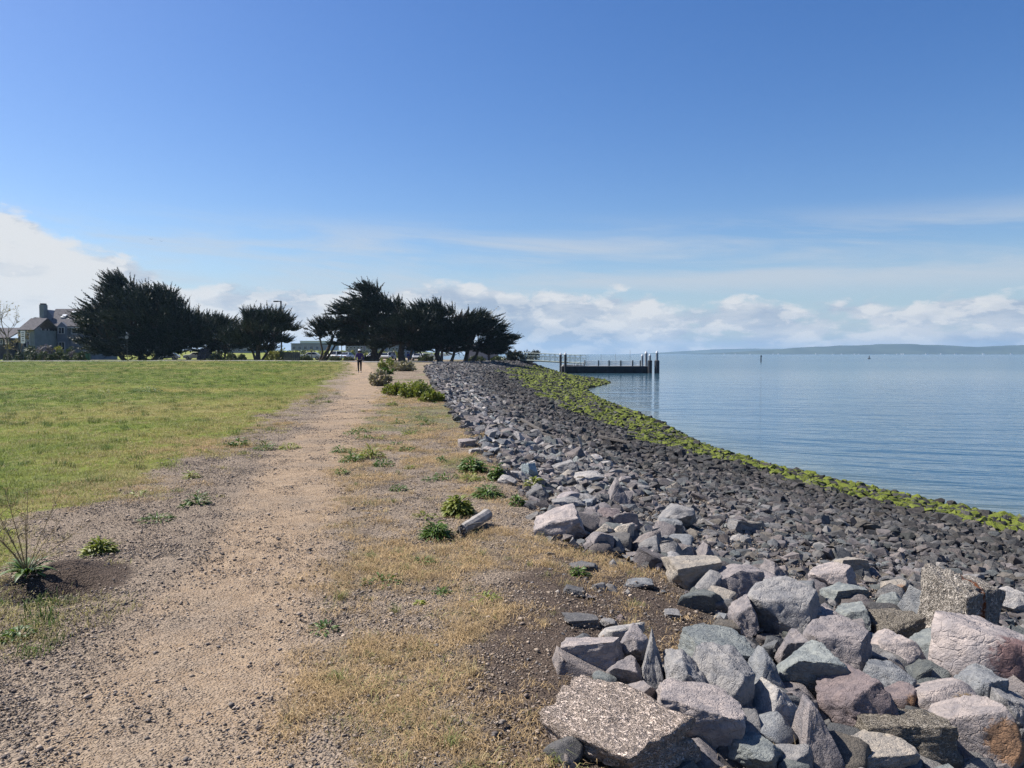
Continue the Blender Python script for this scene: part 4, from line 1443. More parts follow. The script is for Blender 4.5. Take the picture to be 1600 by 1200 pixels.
for k, (u, v, w, h, nl, lab) in enumerate(WEEDS):
    x, y = gp(u, v)
    s = math.hypot(x, y) / 1200.0
    V, F = weed_mesh(700 + k, w * s * 0.46, h * s * 0.95, nl * 3, max(0.045, 0.33 * h * s + 0.02) * WV[k % 4][0], max(0.009, 0.055 * h * s + 0.004) * WV[k % 4][1])
    o = add_obj('weed_clump' if 'grass clump' not in lab else 'grass_clump', raw_mesh('weed', V, F, 3, M_LEAF if k % 3 else M_LEAF2), None, (x, y + w * s * 0.2, hz(x, y + w * s * .2) - 0.01))
    tag(o, lab, 'plant', 'weeds of the bank top')

# a sprinkle of low weeds nobody would count
kinds = [proto('small_weed_kind_%02d' % q, raw_mesh('small_weed_kind', *weed_mesh(860 + q, 0.07 + .015 * q, 0.07, 26 + 6 * q, 0.06, 0.008), 3, M_LEAF if q % 2 else M_LEAF2)) for q in range(6)]
x, y = dotted(5200, 4.0, 45, -14, 2, 1.2)
t, _ = beach_t(x, y)
z = zones(x, y, t)
k = (rs.rand(len(x)) < 0.02 * (z['dry'] > .15) + 0.42 * sm(fbm(x + 12, y + 40, 0.7, 3), 0.05, 0.16) * sm(y, 6, 11) * (z['dry'] > .12)) & (t < -0.004) & (z['lawn'] < .4)
k |= (rs.rand(len(x)) < 0.004) & (z['lawn'] < .3) & (t < -0.01)
n = k.sum()
lay('small_weeds', x[k], y[k], kinds, rs.uniform(.5, 1.5, n), np.ones((n, 3)), 'sprinkling of small green weeds on the dry strip', 'weeds', 0.1)

# the dock by the hole: separate leaves, tall dry stalks
x, y = gp(42, 900)
dock = empty('dock_plant', (x, y, hz(x, y)))
tag(dock, 'broad-leaved plant with tall thin seed stalks by the dark hole', 'plant', 'weeds of the bank top')
for k in range(26):
    a = k * 2.4 + rw.uniform(-.3, .3)
    e = rw.uniform(0.15, 0.95)
    V, F = [], []
    leaf_faces(V, F, np.array([0.02 * math.cos(a), 0.02 * math.sin(a), 0.02]), np.array([math.cos(a) * math.cos(e), math.sin(a) * math.cos(e), math.sin(e)]), np.array([0, 0, 1.0]), rw.uniform(.09, .20), rw.uniform(.011, .024), rw.uniform(.15, .6))
    add_obj('leaf', raw_mesh('leaf', V, F, 3, M_LEAF, True), dock)
for k in range(11):
    b = MB()
    a, r = rw.uniform(0, 6.28), rw.uniform(.08, .42)
    hgt = rw.uniform(.25, .66)
    tip = Vector((r * math.cos(a), r * math.sin(a), hgt))
    pts = [Vector((0, 0, 0.02)), tip * 0.35 + Vector((0, 0, .04)), tip * .7 + Vector((0, 0, .02)), tip]
    b.tube(pts, [.004, .0032, .0024, .001], 5)
    for q in range(12):
        s = rw.uniform(.25, .98)
        c = pts[1].lerp(pts[3], s)
        d = Vector((rw.normal(0, 1), rw.normal(0, 1), abs(rw.normal(0.7, .5)))).normalized() * rw.uniform(.04, .13)
        b.tube([c, c + d * .6, c + d], [.0018, .0014, .0006], 4)
    b.build('stalk', M_STEM, dock)


# ------------------------------------------------------------------ shrubs on the bank
def shrub(name, x, y, W_, H_, lab, m, nst=26, nl=34, L=0.10, w=0.02, D_=None, group='shrubs of the bank top', lean=0.0):
    rng = np.random.RandomState(int(abs(x * 137 + y * 31)) % 9999)
    root = empty(name, (x, y, hz(x, y)))
    st = MB()
    V, F = [], []
    D_ = D_ or W_ * 0.7
    for k in range(nst):
        a = rng.uniform(0, 6.28)
        r = math.sqrt(rng.rand())
        bx_, by_ = W_ * .5 * r * math.cos(a), D_ * .5 * r * math.sin(a)
        hh = H_ * (1 - 0.45 * r * r) * rng.uniform(.35, 1.3)
        tip = np.array([bx_ * 1.1 + lean * hh, by_ * 1.1, hh])
        bot = np.array([bx_ * .55, by_ * .55, -0.02])
        mid = (bot + tip) / 2 + rng.normal(0, .05 * H_, 3)
        st.tube([bot, mid, tip], [0.012 * H_ + .003, 0.008 * H_ + .002, .002], 4)
        for q in range(nl):
            s = rng.uniform(.2, 1.0)
            c = (mid * (1 - s) + tip * s) if s > .5 else (bot * (1 - s) + mid * s)
            c = c + rng.normal(0, .045 * (W_ + H_) / 2, 3) * (1, 1, .8)
            d = rng.normal(0, 1, 3) + np.array([0, 0, .7])
            d /= np.linalg.norm(d)
            sd = np.cross(d, rng.normal(0, 1, 3))
            sd /= np.linalg.norm(sd) + 1e-9
            l, ww = L * rng.uniform(.6, 1.3), w * rng.uniform(.7, 1.3)
            i = len(V)
            V += [c, c + d * l * .5 - sd * ww, c + d * l, c + d * l * .5 + sd * ww]
            F += [(i, i + 1, i + 2), (i, i + 2, i + 3)]
    V = np.array(V)
    V[:, 2] = np.maximum(V[:, 2], 0.0)
    st.build('stems', M_STEM, root)
    add_obj('foliage', raw_mesh('foliage', V, F, 3, m), root)
    tag(root, lab, 'shrub', group)
    return root


for (u, v, w, h, m, lab, nst, nl) in (
        (593, 603, 34, 20, M_SAGE, 'rounded grey-brown bush at the path edge', 44, 40),
        (622, 618, 44, 16, M_LEAF2, 'path-side bush of the broad green shrub patch', 46, 50),
        (650, 622, 50, 21, M_LEAF2, 'middle and fullest bush of the green shrub patch', 56, 56),
        (674, 628, 36, 13, M_LEAF2, 'rock-side bush of the green shrub patch', 36, 44),
        (604, 577, 26, 15, M_LEAF2, 'yellow-green bush near the walking person', 30, 40),
        (632, 580, 44, 12, M_SAGE, 'low brownish bush behind the green shrub patch', 40, 40),
        (602, 585, 26, 8, M_LEAF, 'small dark bush between the walker and the shrub patch', 24, 30)):
    x, y = gp(u, v)
    s = math.hypot(x, y) / 1200
    shrub('bush', x, y, w * s, h * s, lab, m, nst, nl, 0.05 + 0.0022 * y, 0.010 + 0.0006 * y)

# ------------------------------------------------------------------ trees
M_BARK = mat('cypress_bark', (0.075, 0.06, 0.05), 0.95, 0.1, 0.35, 3.0, bump=0.05, bscale=9.0)
M_CYP = leaf_mat('cypress_foliage', (0.006, 0.012, 0.008), (0.021, 0.032, 0.015), 0.05)
M_CYP2 = leaf_mat('cypress_foliage_browned', (0.016, 0.016, 0.011), (0.036, 0.032, 0.021), 0.05)


def sprays(B, D, L, rng, n=12):
    """cypress sprays, all at once: slim fingers of short pointed scales either side of a rising axis."""
    B, D, L = np.array(B), np.array(D), np.array(L)[:, None]
    m_ = len(B)
    unit = lambda a: a / (np.linalg.norm(a, axis=-1, keepdims=True) + 1e-9)
    D = unit(D)
    S_ = unit(np.cross(D, np.array([0.1, 0.2, 1.0]) + rng.normal(0, .5, (m_, 3))))
    U = np.cross(S_, D)
    cur = rng.uniform(-0.1, 0.35, (m_, 1))
    out = []
    for k in range(n):
        a = (k + 0.2) / n
        c = B + D * (L * a) + U * (cur * L * a * a)
        taper = 1.0 - 0.70 * a
        for sg in (-1, 1):
            q = D * rng.uniform(.6, 1.0, (m_, 1)) + S_ * sg * rng.uniform(.25, .75, (m_, 1)) + U * rng.normal(.15, .4, (m_, 1))
            q = unit(q) * L * 0.22 * taper
            p = unit(np.cross(q, U + rng.normal(0, .5, (m_, 3)))) * L * 0.085 * taper
            out.append(np.stack([c - p, c + p, c + q], 1))
    V = np.concatenate(out).reshape(-1, 3)
    return V, np.arange(len(V)).reshape(-1, 3)


def cypress(label, u, v, y, blobs, px, trunks, lean=(0, 0, 0.3), n_pad=46, per=26, Ls=1.0, seed=1, brown=0.0, limb_r=0.22, flat=0.45):
    """blobs: crown masses (u, v, radius u, radius v) in photo pixels at depth y; trunks: list of (foot u, fork u, fork v, radius m)."""
    rng = np.random.RandomState(seed)
    k_m = y / 1200.0
    gx = atY(u, v, y).x
    root = empty('cypress_tree', (gx, y, hz(gx, y) - 0.05))
    oz = root.location.z
    loc = lambda uu, vv: np.array([atY(uu, vv, y).x - gx, 0.0, atY(uu, vv, y).z - oz])
    tb = MB()
    forks = []
    for (fu, ku, kv, r) in trunks:
        a, b = loc(fu, v), loc(ku, kv)
        a[2] = -0.1
        b[1] = rng.uniform(-.5, .5)
        m1 = a * .6 + b * .4 + rng.normal(0, .18, 3) * (1, 1, 0)
        tb.tube([a, a + (b - a) * .08, m1, b], [r * 1.5, r * 1.1, r * .9, r * .7], 9)
        forks.append((b, r * .65))
    V, F, V2, F2 = [], [], [], []
    areas = np.array([q[2] * q[3] for q in blobs], float)
    areas /= areas.sum()
    ld = np.array(lean, float)
    for k in range(n_pad):
        bi = rng.choice(len(blobs), p=areas)
        bu, bv, ru, rv = blobs[bi]
        c = loc(bu, bv)
        rx, rz = ru * k_m, rv * k_m
        ry = rx * 0.8
        q = rng.normal(0, 1, 3)
        q /= np.linalg.norm(q)
        rad = rng.uniform(0.25, 1.0) ** 0.45
        pc = c + q * np.array([rx, ry, rz]) * rad * 0.86
        pr = (0.20 * rx + 0.6) * rng.uniform(.6, 1.35)
        fk, fr = forks[int(np.argmin([np.linalg.norm(f[0] - pc) for f in forks]))]
        mid = fk * .45 + pc * .55 + np.array([0, 0, -0.10 * np.linalg.norm(pc - fk)]) + rng.normal(0, .25, 3)
        r0 = min(fr, limb_r * rng.uniform(.5, 1.0))
        tb.tube([fk, fk * .6 + mid * .4, mid, pc], [r0, r0 * .8, r0 * .5, r0 * .14 + .015], 5, False)
        out = pc - np.array([c[0] * .5, 0, c[2] * 0.75])
        out = out / (np.linalg.norm(out) + 1e-9)
        tv, tf = (V2, F2) if rng.rand() < brown else (V, F)
        for j in range(per):
            w = rng.normal(0, 1, 3)
            w /= np.linalg.norm(w)
            b = pc + w * pr * np.array([1.15, 1.0, flat]) * rng.uniform(.2, 1.0)
            d = out * rng.uniform(.25, .7) + w * np.array([.42, .42, .12]) + ld * rng.uniform(.5, 1.3) + rng.normal(0, .12, 3)
            tv.append(b)
            tf.append((d, Ls * rng.uniform(.6, 1.45)))
    # long flicks standing out of the crown's top and windward side
    for k in range(int(n_pad * 0.6)):
        bi = rng.choice(len(blobs), p=areas)
        bu, bv, ru, rv = blobs[bi]
        c = loc(bu, bv)
        a = rng.uniform(0.1, 3.0)
        w = np.array([math.cos(a), rng.uniform(-.7, .7), math.sin(a) * .9])
        V.append(c + w * np.array([ru, ru * .8, rv]) * k_m * .8)
        F.append((w * .6 + ld * 1.2 + rng.normal(0, .15, 3) + np.array([0, 0, -.02]), Ls * rng.uniform(1.1, 1.8)))
    tb.build('trunk', M_BARK, root, smooth=True)
    add_obj('crown', raw_mesh('crown', *sprays(V, [q[0] for q in F], [q[1] for q in F], rng), 3, M_CYP), root)
    if V2:
        add_obj('crown', raw_mesh('crown', *sprays(V2, [q[0] for q in F2], [q[1] for q in F2], rng), 3, M_CYP2), root)['label'] = 'brownish dying boughs of the crown'
    tag(root, label, 'tree', 'wind-shaped cypresses beyond the lawn')
    return root


cypress('huge dark windswept cypress with ground-sweeping boughs next to the house', 215, 562, 138,
        [(215, 500, 88, 48), (190, 462, 32, 30), (160, 520, 36, 36), (268, 518, 56, 42), (305, 520, 34, 24), (230, 545, 84, 16), (182, 442, 16, 12), (245, 470, 30, 22), (148, 500, 22, 24)],
        138, [(222, 218, 535, .55), (240, 262, 530, .4), (195, 175, 535, .35)], (-.6, 0, .34), 265, 27, 1.75, 3, 0.06, .3, .34)
cypress('rounded dark cypress filling the gap behind the huge one', 342, 561, 150,
        [(342, 520, 28, 26), (322, 530, 22, 22), (352, 540, 20, 16)], 150, [(340, 340, 545, .3), (350, 352, 545, .22)], (.35, 0, .25), 62, 26, 1.5, 4, 0.05, .2, .6)
cypress('flat-topped cypress with spiky upright shoots below the lamp post', 405, 563, 132,
        [(405, 517, 48, 14), (420, 505, 34, 15), (372, 528, 24, 14), (440, 522, 20, 18), (412, 538, 30, 14), (398, 500, 14, 10)],
        132, [(403, 405, 532, .42), (400, 385, 530, .2), (408, 432, 530, .2)], (.10, 0, .42), 84, 28, 1.6, 5, 0.12, .2, .2)
cypress('low leaning cypress with three bare stems and a single dead twig tip', 505, 564, 138,
        [(515, 510, 22, 13), (498, 518, 20, 11), (532, 520, 24, 14), (488, 508, 8, 5), (545, 528, 18, 10)],
        138, [(503, 520, 525, .34), (500, 500, 528, .2), (508, 528, 532, .2)], (-.5, 0, .25), 40, 24, 1.3, 6, 0.2, .16, .22)
cypress('tallest layered cypress in the row, boughs streaming inland', 588, 566, 137,
        [(577, 472, 34, 22), (560, 495, 36, 20), (600, 492, 42, 24), (590, 520, 56, 22), (545, 512, 26, 12), (625, 515, 34, 20), (572, 456, 18, 9), (552, 480, 22, 12), (560, 535, 36, 10)],
        137, [(583, 588, 530, .62), (590, 570, 530, .3), (586, 610, 528, .3)], (-.75, 0, .16), 128, 30, 1.8, 7, 0.10, .3, .17)
cypress('broad cypress on a single straight dark trunk between two people', 628, 567, 133,
        [(628, 522, 40, 26), (650, 512, 34, 24), (612, 540, 30, 12), (655, 538, 26, 12)],
        133, [(628, 629, 532, .62)], (-.25, 0, .16), 72, 30, 1.6, 8, 0.15, .24, .17)
cypress('ragged-topped cypress with bare dead twigs rising from its crown', 686, 566, 138,
        [(668, 490, 26, 12), (690, 500, 34, 18), (675, 520, 40, 22), (700, 525, 32, 20), (690, 542, 34, 10), (655, 505, 16, 12)],
        138, [(687, 690, 535, .5), (690, 678, 530, .25), (705, 712, 535, .28)], (-.55, 0, .30), 72, 29, 1.6, 9, 0.25, .22, .17)
cypress('drooping-sided cypress nearest the water, in front of the grey restroom', 735, 566, 140,
        [(742, 512, 34, 20), (760, 525, 36, 26), (778, 532, 26, 18), (722, 525, 24, 20), (735, 548, 26, 6), (752, 500, 22, 10), (768, 550, 14, 6)],
        140, [(727, 732, 540, .42), (736, 748, 545, .3)], (.55, 0, .02), 92, 30, 1.6, 10, 0.10, .22, .2)
cypress('dark cypress filling the back of the row between trunks', 655, 562, 172,
        [(640, 538, 30, 12), (690, 535, 40, 14), (720, 540, 24, 10)], 172, [(640, 645, 545, .35), (690, 690, 548, .35)], (.1, 0, .2), 60, 22, 1.3, 12, .1, .2, .5)

# dead twigs standing out of two crowns
for (y, pts, lab) in ((138, [(697, 500), (702, 485), (699, 477)], None),):
    b = MB()
    rng = np.random.RandomState(2)
    for (u0, v0, u1, v1) in ((696, 502, 699, 480), (699, 488, 704, 478), (703, 505, 714, 489), (708, 497, 720, 492), (712, 500, 730, 491), (718, 495, 728, 497)):
        a, c = atY(u0, v0, y), atY(u1, v1, y)
        m_ = (a + c) / 2 + Vector(rng.normal(0, .15, 3))
        b.tube([a, m_, c], [.09, .06, .03], 5)
        for q in range(4):
            e = c + Vector((rng.normal(0, .5), rng.normal(0, .5), abs(rng.normal(.3, .4))))
            b.tube([m_.lerp(c, .3 + .2 * q), e], [.03, .012], 4)
    o = b.build('dead_branch', M_BARK)
    for t_ in [q for q in COL.objects if q.name.startswith('cypress_tree') and 'ragged' in q.get('label', '')]:
        bpy.context.view_layer.update()
        o.parent = t_
        o.matrix_parent_inverse = t_.matrix_world.inverted()


# the bare street tree beside the houses, thin twigs and first leaves
def bare_tree(label, u, v, y, wpx, hpx, seed):
    rng = np.random.RandomState(seed)
    gx = atY(u, v, y).x
    k_m = y / 1200.0
    root = empty('street_tree', (gx, y, hz(gx, y) - .05))
    Hh, Ww = hpx * k_m, wpx * k_m * .5
    b = MB()
    V, F = [], []

    def grow(p, d, L, r, lev):
        n = 3
        pts, q = [p], p
        for i in range(n):
            d = (d + rng.normal(0, .12, 3) + np.array([0, 0, .05]))
            d /= np.linalg.norm(d)
            q = q + d * L / n
            pts.append(q)
        b.tube(pts, [r * (1 - .16 * i) for i in range(n + 1)], 5 if lev < 2 else 4, False)
        if lev == 4:
            for _ in range(4):
                c = pts[rng.randint(1, 4)] + rng.normal(0, .12, 3)
                a, e = rng.normal(0, 1, 3), rng.normal(0, 1, 3)
                i = len(V)
                V.extend([c, c + a * .11, c + e * .11])
                F.append((i, i + 1, i + 2))
            return
        for _ in range(3 if lev else 5):
            nd = d + rng.normal(0, .55, 3)
            nd[2] = abs(nd[2]) * .8 + .1
            nd /= np.linalg.norm(nd)
            grow(pts[rng.randint(2, 4)], nd, L * rng.uniform(.6, .8), r * .55, lev + 1)
    grow(np.zeros(3), np.array([0, 0, 1.0]), Hh * .30, .17, 0)
    b.build('trunk', mat('grey_bark', (0.16, 0.14, 0.12), .9, .1, .3, 4), root)
    add_obj('crown', raw_mesh('crown', V, F, 3, leaf_mat('first_leaves', (0.16, 0.13, 0.05), (0.26, 0.22, 0.10))), root)
    tag(root, label, 'tree')


bare_tree('thin bare tree with reddish twigs in front of the houses', 12, 562, 128, 70, 135, 5)
bare_tree('small sparse yellowish tree hiding the corner of the grey house', 33, 561, 136, 50, 62, 8)

# windblown shrub at the end of the bank
x_, y_ = gp(812, 563)
for (u, v, y, w, h, lab, ln) in ((822, 563, 158, 34, 18, 'spiky windblown shrub where the gangway starts', .5), (800, 563, 155, 28, 14, 'low shrub on the bank end inland of the spiky one', .2)):
    gx = atY(u, v, y).x
    shrub('shrub', gx, y, w * y / 1200, h * y / 1200, lab, M_CYP, 30, 60, 0.5, .09, group='shrubs at the end of the bank', lean=ln)

# ------------------------------------------------------------------ road, sidewalk
M_ASPH = mat('asphalt', (0.055, 0.055, 0.057), .9, .15, .3, 1.5, bump=.004)
M_CONCW = mat('sidewalk_concrete', (0.42, 0.40, 0.37), .9, .15, .15, 1.2, bump=.004)


def strip(name, pts, width, thick, m, lab, kind='structure', lift=0.02):
    """a laid strip following the ground along a polyline, with real thickness."""
    n = 40
    P = np.array(pts, float)
    s = np.linspace(0, len(P) - 1, n)
    X_ = np.interp(s, range(len(P)), P[:, 0])
    Y_ = np.interp(s, range(len(P)), P[:, 1])
    dx_, dy_ = np.gradient(X_), np.gradient(Y_)
    l = np.hypot(dx_, dy_)
    nx, ny = -dy_ / l * width / 2, dx_ / l * width / 2
    zc = np.maximum(height(X_ + nx, Y_ + ny), height(X_ - nx, Y_ - ny)) + lift
    V, F = [], []
    for i in range(n):
        for sx, dz_ in ((1, -.35), (1, thick), (-1, thick), (-1, -.35)):
            V.append((X_[i] + sx * nx[i], Y_[i] + sx * ny[i], zc[i] + dz_))
    for i in range(n - 1):
        for k in range(4):
            k2 = (k + 1) % 4
            F.append((4 * i + k, 4 * i + k2, 4 * i + 4 + k2, 4 * i + 4 + k))
    return tag(add_obj(name, raw_mesh(name, V, F, 4, m)), lab, None, None, kind)


strip('sidewalk', [(-120, 112), (-90, 116), (-60, 121), (-36, 124), (-22, 126)], 2.2, .12, M_CONCW, 'pale concrete sidewalk along the far lawn edge')
strip('road', [(-130, 150), (-80, 152), (-40, 152), (-16, 154)], 9.0, .03, M_ASPH, 'asphalt parking road behind the tree row')
strip('sidewalk', [(-24, 128), (-14, 131), (-7, 141), (-2, 152), (0, 158)], 2.0, .08, M_CONCW, 'shore sidewalk passing under the trees to the gangway')
# gentle bank of rough field rising far behind the parking road is part of the ground; bushes stand on it
M_HEDGE = leaf_mat('hedge_leaf', (0.030, 0.045, 0.020), (0.075, 0.095, 0.040), .15)
M_PURPLE = leaf_mat('flowering_leaf', (0.07, 0.07, 0.075), (0.19, 0.16, 0.22), .15)
M_YELL = leaf_mat('yellowish_leaf', (0.12, 0.13, 0.02), (0.26, 0.25, 0.05), .2)


def round_bush(u, v, y, w, h, lab, m, grp='clipped bushes along the sidewalk'):
    gx = atY(u, v, y).x
    k = y / 1200
    rng = np.random.RandomState(int(u * 7 + v))
    root = empty('bush', (gx, y, hz(gx, y)))
    V, F = [], []
    W_, H_ = w * k * .5, h * k
    for _ in range(620):
        q = rng.normal(0, 1, 3)
        q /= np.linalg.norm(q)
        q[2] = abs(q[2])
        c = q * np.array([W_, W_ * .8, H_]) * rng.uniform(.72, 1.03) * (1 + .10 * math.sin(5 * q[0] + 3) * math.sin(4 * q[1] + q[2] * 6))
        a, e = rng.normal(0, 1, 3), rng.normal(0, 1, 3)
        i = len(V)
        V += [c, c + a * .10 * (W_ + .6), c + e * .10 * (W_ + .6)]
        F.append((i, i + 1, i + 2))
    V = np.array(V)
    V[:, 2] = np.maximum(V[:, 2], -.05)
    add_obj('foliage', raw_mesh('foliage', V, F, 3, m), root)
    st = MB()
    for _ in range(7):
        d = rng.normal(0, 1, 3)
        st.tube([(0, 0, -.05), (d[0] * W_ * .3, d[1] * W_ * .3, H_ * .45), (d[0] * W_ * .45, d[1] * W_ * .4, H_ * .8)], [.05, .03, .01], 4)
    st.build('stems', M_STEM, root)
    tag(root, lab, 'bush', grp)


for (u, v, y, w, h, lab, m) in (
        (12, 561, 133, 12, 12, 'dark clipped bush in front of the brown house, by the bare tree', M_HEDGE), (30, 560, 136, 16, 14, 'dark bush right behind the white sign', M_HEDGE),
        (53, 560, 134, 16, 14, 'first round bush past the white sign', M_HEDGE), (68, 560, 133, 18, 14, 'second round bush past the white sign', M_HEDGE),
        (79, 560, 132, 12, 10, 'small round bush between two bigger ones before the grey house', M_HEDGE), (92, 560, 133, 20, 16, 'wide round bush before the grey house', M_HEDGE),
        (103, 560, 132, 12, 10, 'small bush under the flowering purple one', M_HEDGE), (113, 560, 134, 16, 15, 'greyish bush next to the green cabinets', M_PURPLE),
        (124, 561, 131, 20, 14, 'dark bush in front of the green cabinets', M_HEDGE), (72, 556, 146, 40, 22, 'tall purple-flowering bush below the house windows', M_PURPLE),
        (90, 556, 147, 20, 22, 'yellow-green bush beside the purple-flowering one', M_YELL), (50, 557, 147, 26, 22, 'green bush below the house gable', M_HEDGE),
        (110, 556, 146, 18, 20, 'dark bush under the house and cypress boughs', M_HEDGE),
        (320, 562, 136, 22, 18, 'grey-leaved bush at the foot of the dark gap', M_PURPLE), (338, 562, 134, 20, 12, 'low bush beneath the rounded dark cypress', M_HEDGE),
        (362, 562, 134, 18, 12, 'low bush between two cypress trunks', M_HEDGE), (378, 562, 134, 14, 10, 'small bush beside the flat-topped cypress trunk', M_HEDGE),
        (425, 562, 136, 26, 16, 'bright green bush beside the board screen', M_YELL), (438, 562, 137, 14, 16, 'dark bush touching the board screen', M_HEDGE),
        (522, 564, 141, 18, 7, 'low bush before the first parked van', M_HEDGE), (545, 564, 141, 16, 6, 'low bush before the bluish parked car', M_HEDGE), (478, 563, 143, 20, 7, 'low bush at the foot of the leaning cypress', M_HEDGE),
        (575, 565, 139, 18, 8, 'low bush against the tallest cypress trunk', M_HEDGE), (666, 565, 146, 26, 10, 'low bush behind the straight-trunked cypress', M_HEDGE),
        (745, 563, 149, 26, 8, 'low bush before the restroom wall', M_HEDGE), (778, 563, 152, 24, 7, 'flat bush at the seaward corner of the restroom', M_HEDGE)):
    round_bush(u, v, y, w, h, lab, m)


# ------------------------------------------------------------------ houses
M_WALL = mat('house_siding', (0.23, 0.25, 0.235), .85, .2, .12, .8)
M_WALL2 = mat('house_siding_blue', (0.18, 0.19, 0.215), .85, .2, .12, .8)
M_WALLB = mat('brown_siding', (0.085, 0.075, 0.07), .85, .2, .12, .8)
M_ROOF = mat('roof_shingle', (0.105, 0.100, 0.105), .95, .1, .25, 3.0)
M_TRIM = mat('white_trim', (0.55, 0.54, 0.51), .7, .3, .08, 4)
M_GLASS = mat('window_glass', (0.015, 0.018, 0.024), .08, .6)
M_SKYL = mat('skylight_glass', (0.55, 0.58, 0.60), .15, .6)


def window(parent, x0, x1, z0, z1, y, mull=1):
    """frame standing proud of the wall, panes set back in it."""
    f = MB()
    t_ = .12
    f.box(x0 - t_, x1 + t_, y - .10, y + .02, z0 - t_, z0)
    f.box(x0 - t_, x1 + t_, y - .10, y + .02, z1, z1 + t_)
    f.box(x0 - t_, x0, y - .10, y + .02, z0, z1)
    f.box(x1, x1 + t_, y - .10, y + .02, z0, z1)
    for k in range(1, mull + 1):
        xm = x0 + (x1 - x0) * k / (mull + 1)
        f.box(xm - .05, xm + .05, y - .07, y + .02, z0, z1)
    fr = f.build('window', M_TRIM, parent)
    for k in range(mull + 1):
        a, b = x0 + (x1 - x0) * k / (mull + 1) + .05 * (k > 0), x0 + (x1 - x0) * (k + 1) / (mull + 1) - .05 * (k < mull)
        MB().box(a, b, y - .03, y - .005, z0, z1).build('pane', M_GLASS, fr)
    return fr


def roof_slab(parent, name, pts, th=.18, m=None):
    """a roof plane given by four corners, with thickness."""
    a = [Vector(p) for p in pts]
    n = (a[1] - a[0]).cross(a[3] - a[0]).normalized()
    if n.z < 0:
        n = -n
    vs = [p for p in a] + [p + n * th for p in a]
    return MB().add(vs, [(3, 2, 1, 0), (4, 5, 6, 7), (0, 1, 5, 4), (1, 2, 6, 5), (2, 3, 7, 6), (3, 0, 4, 7)]).build(name, m or M_ROOF, parent)


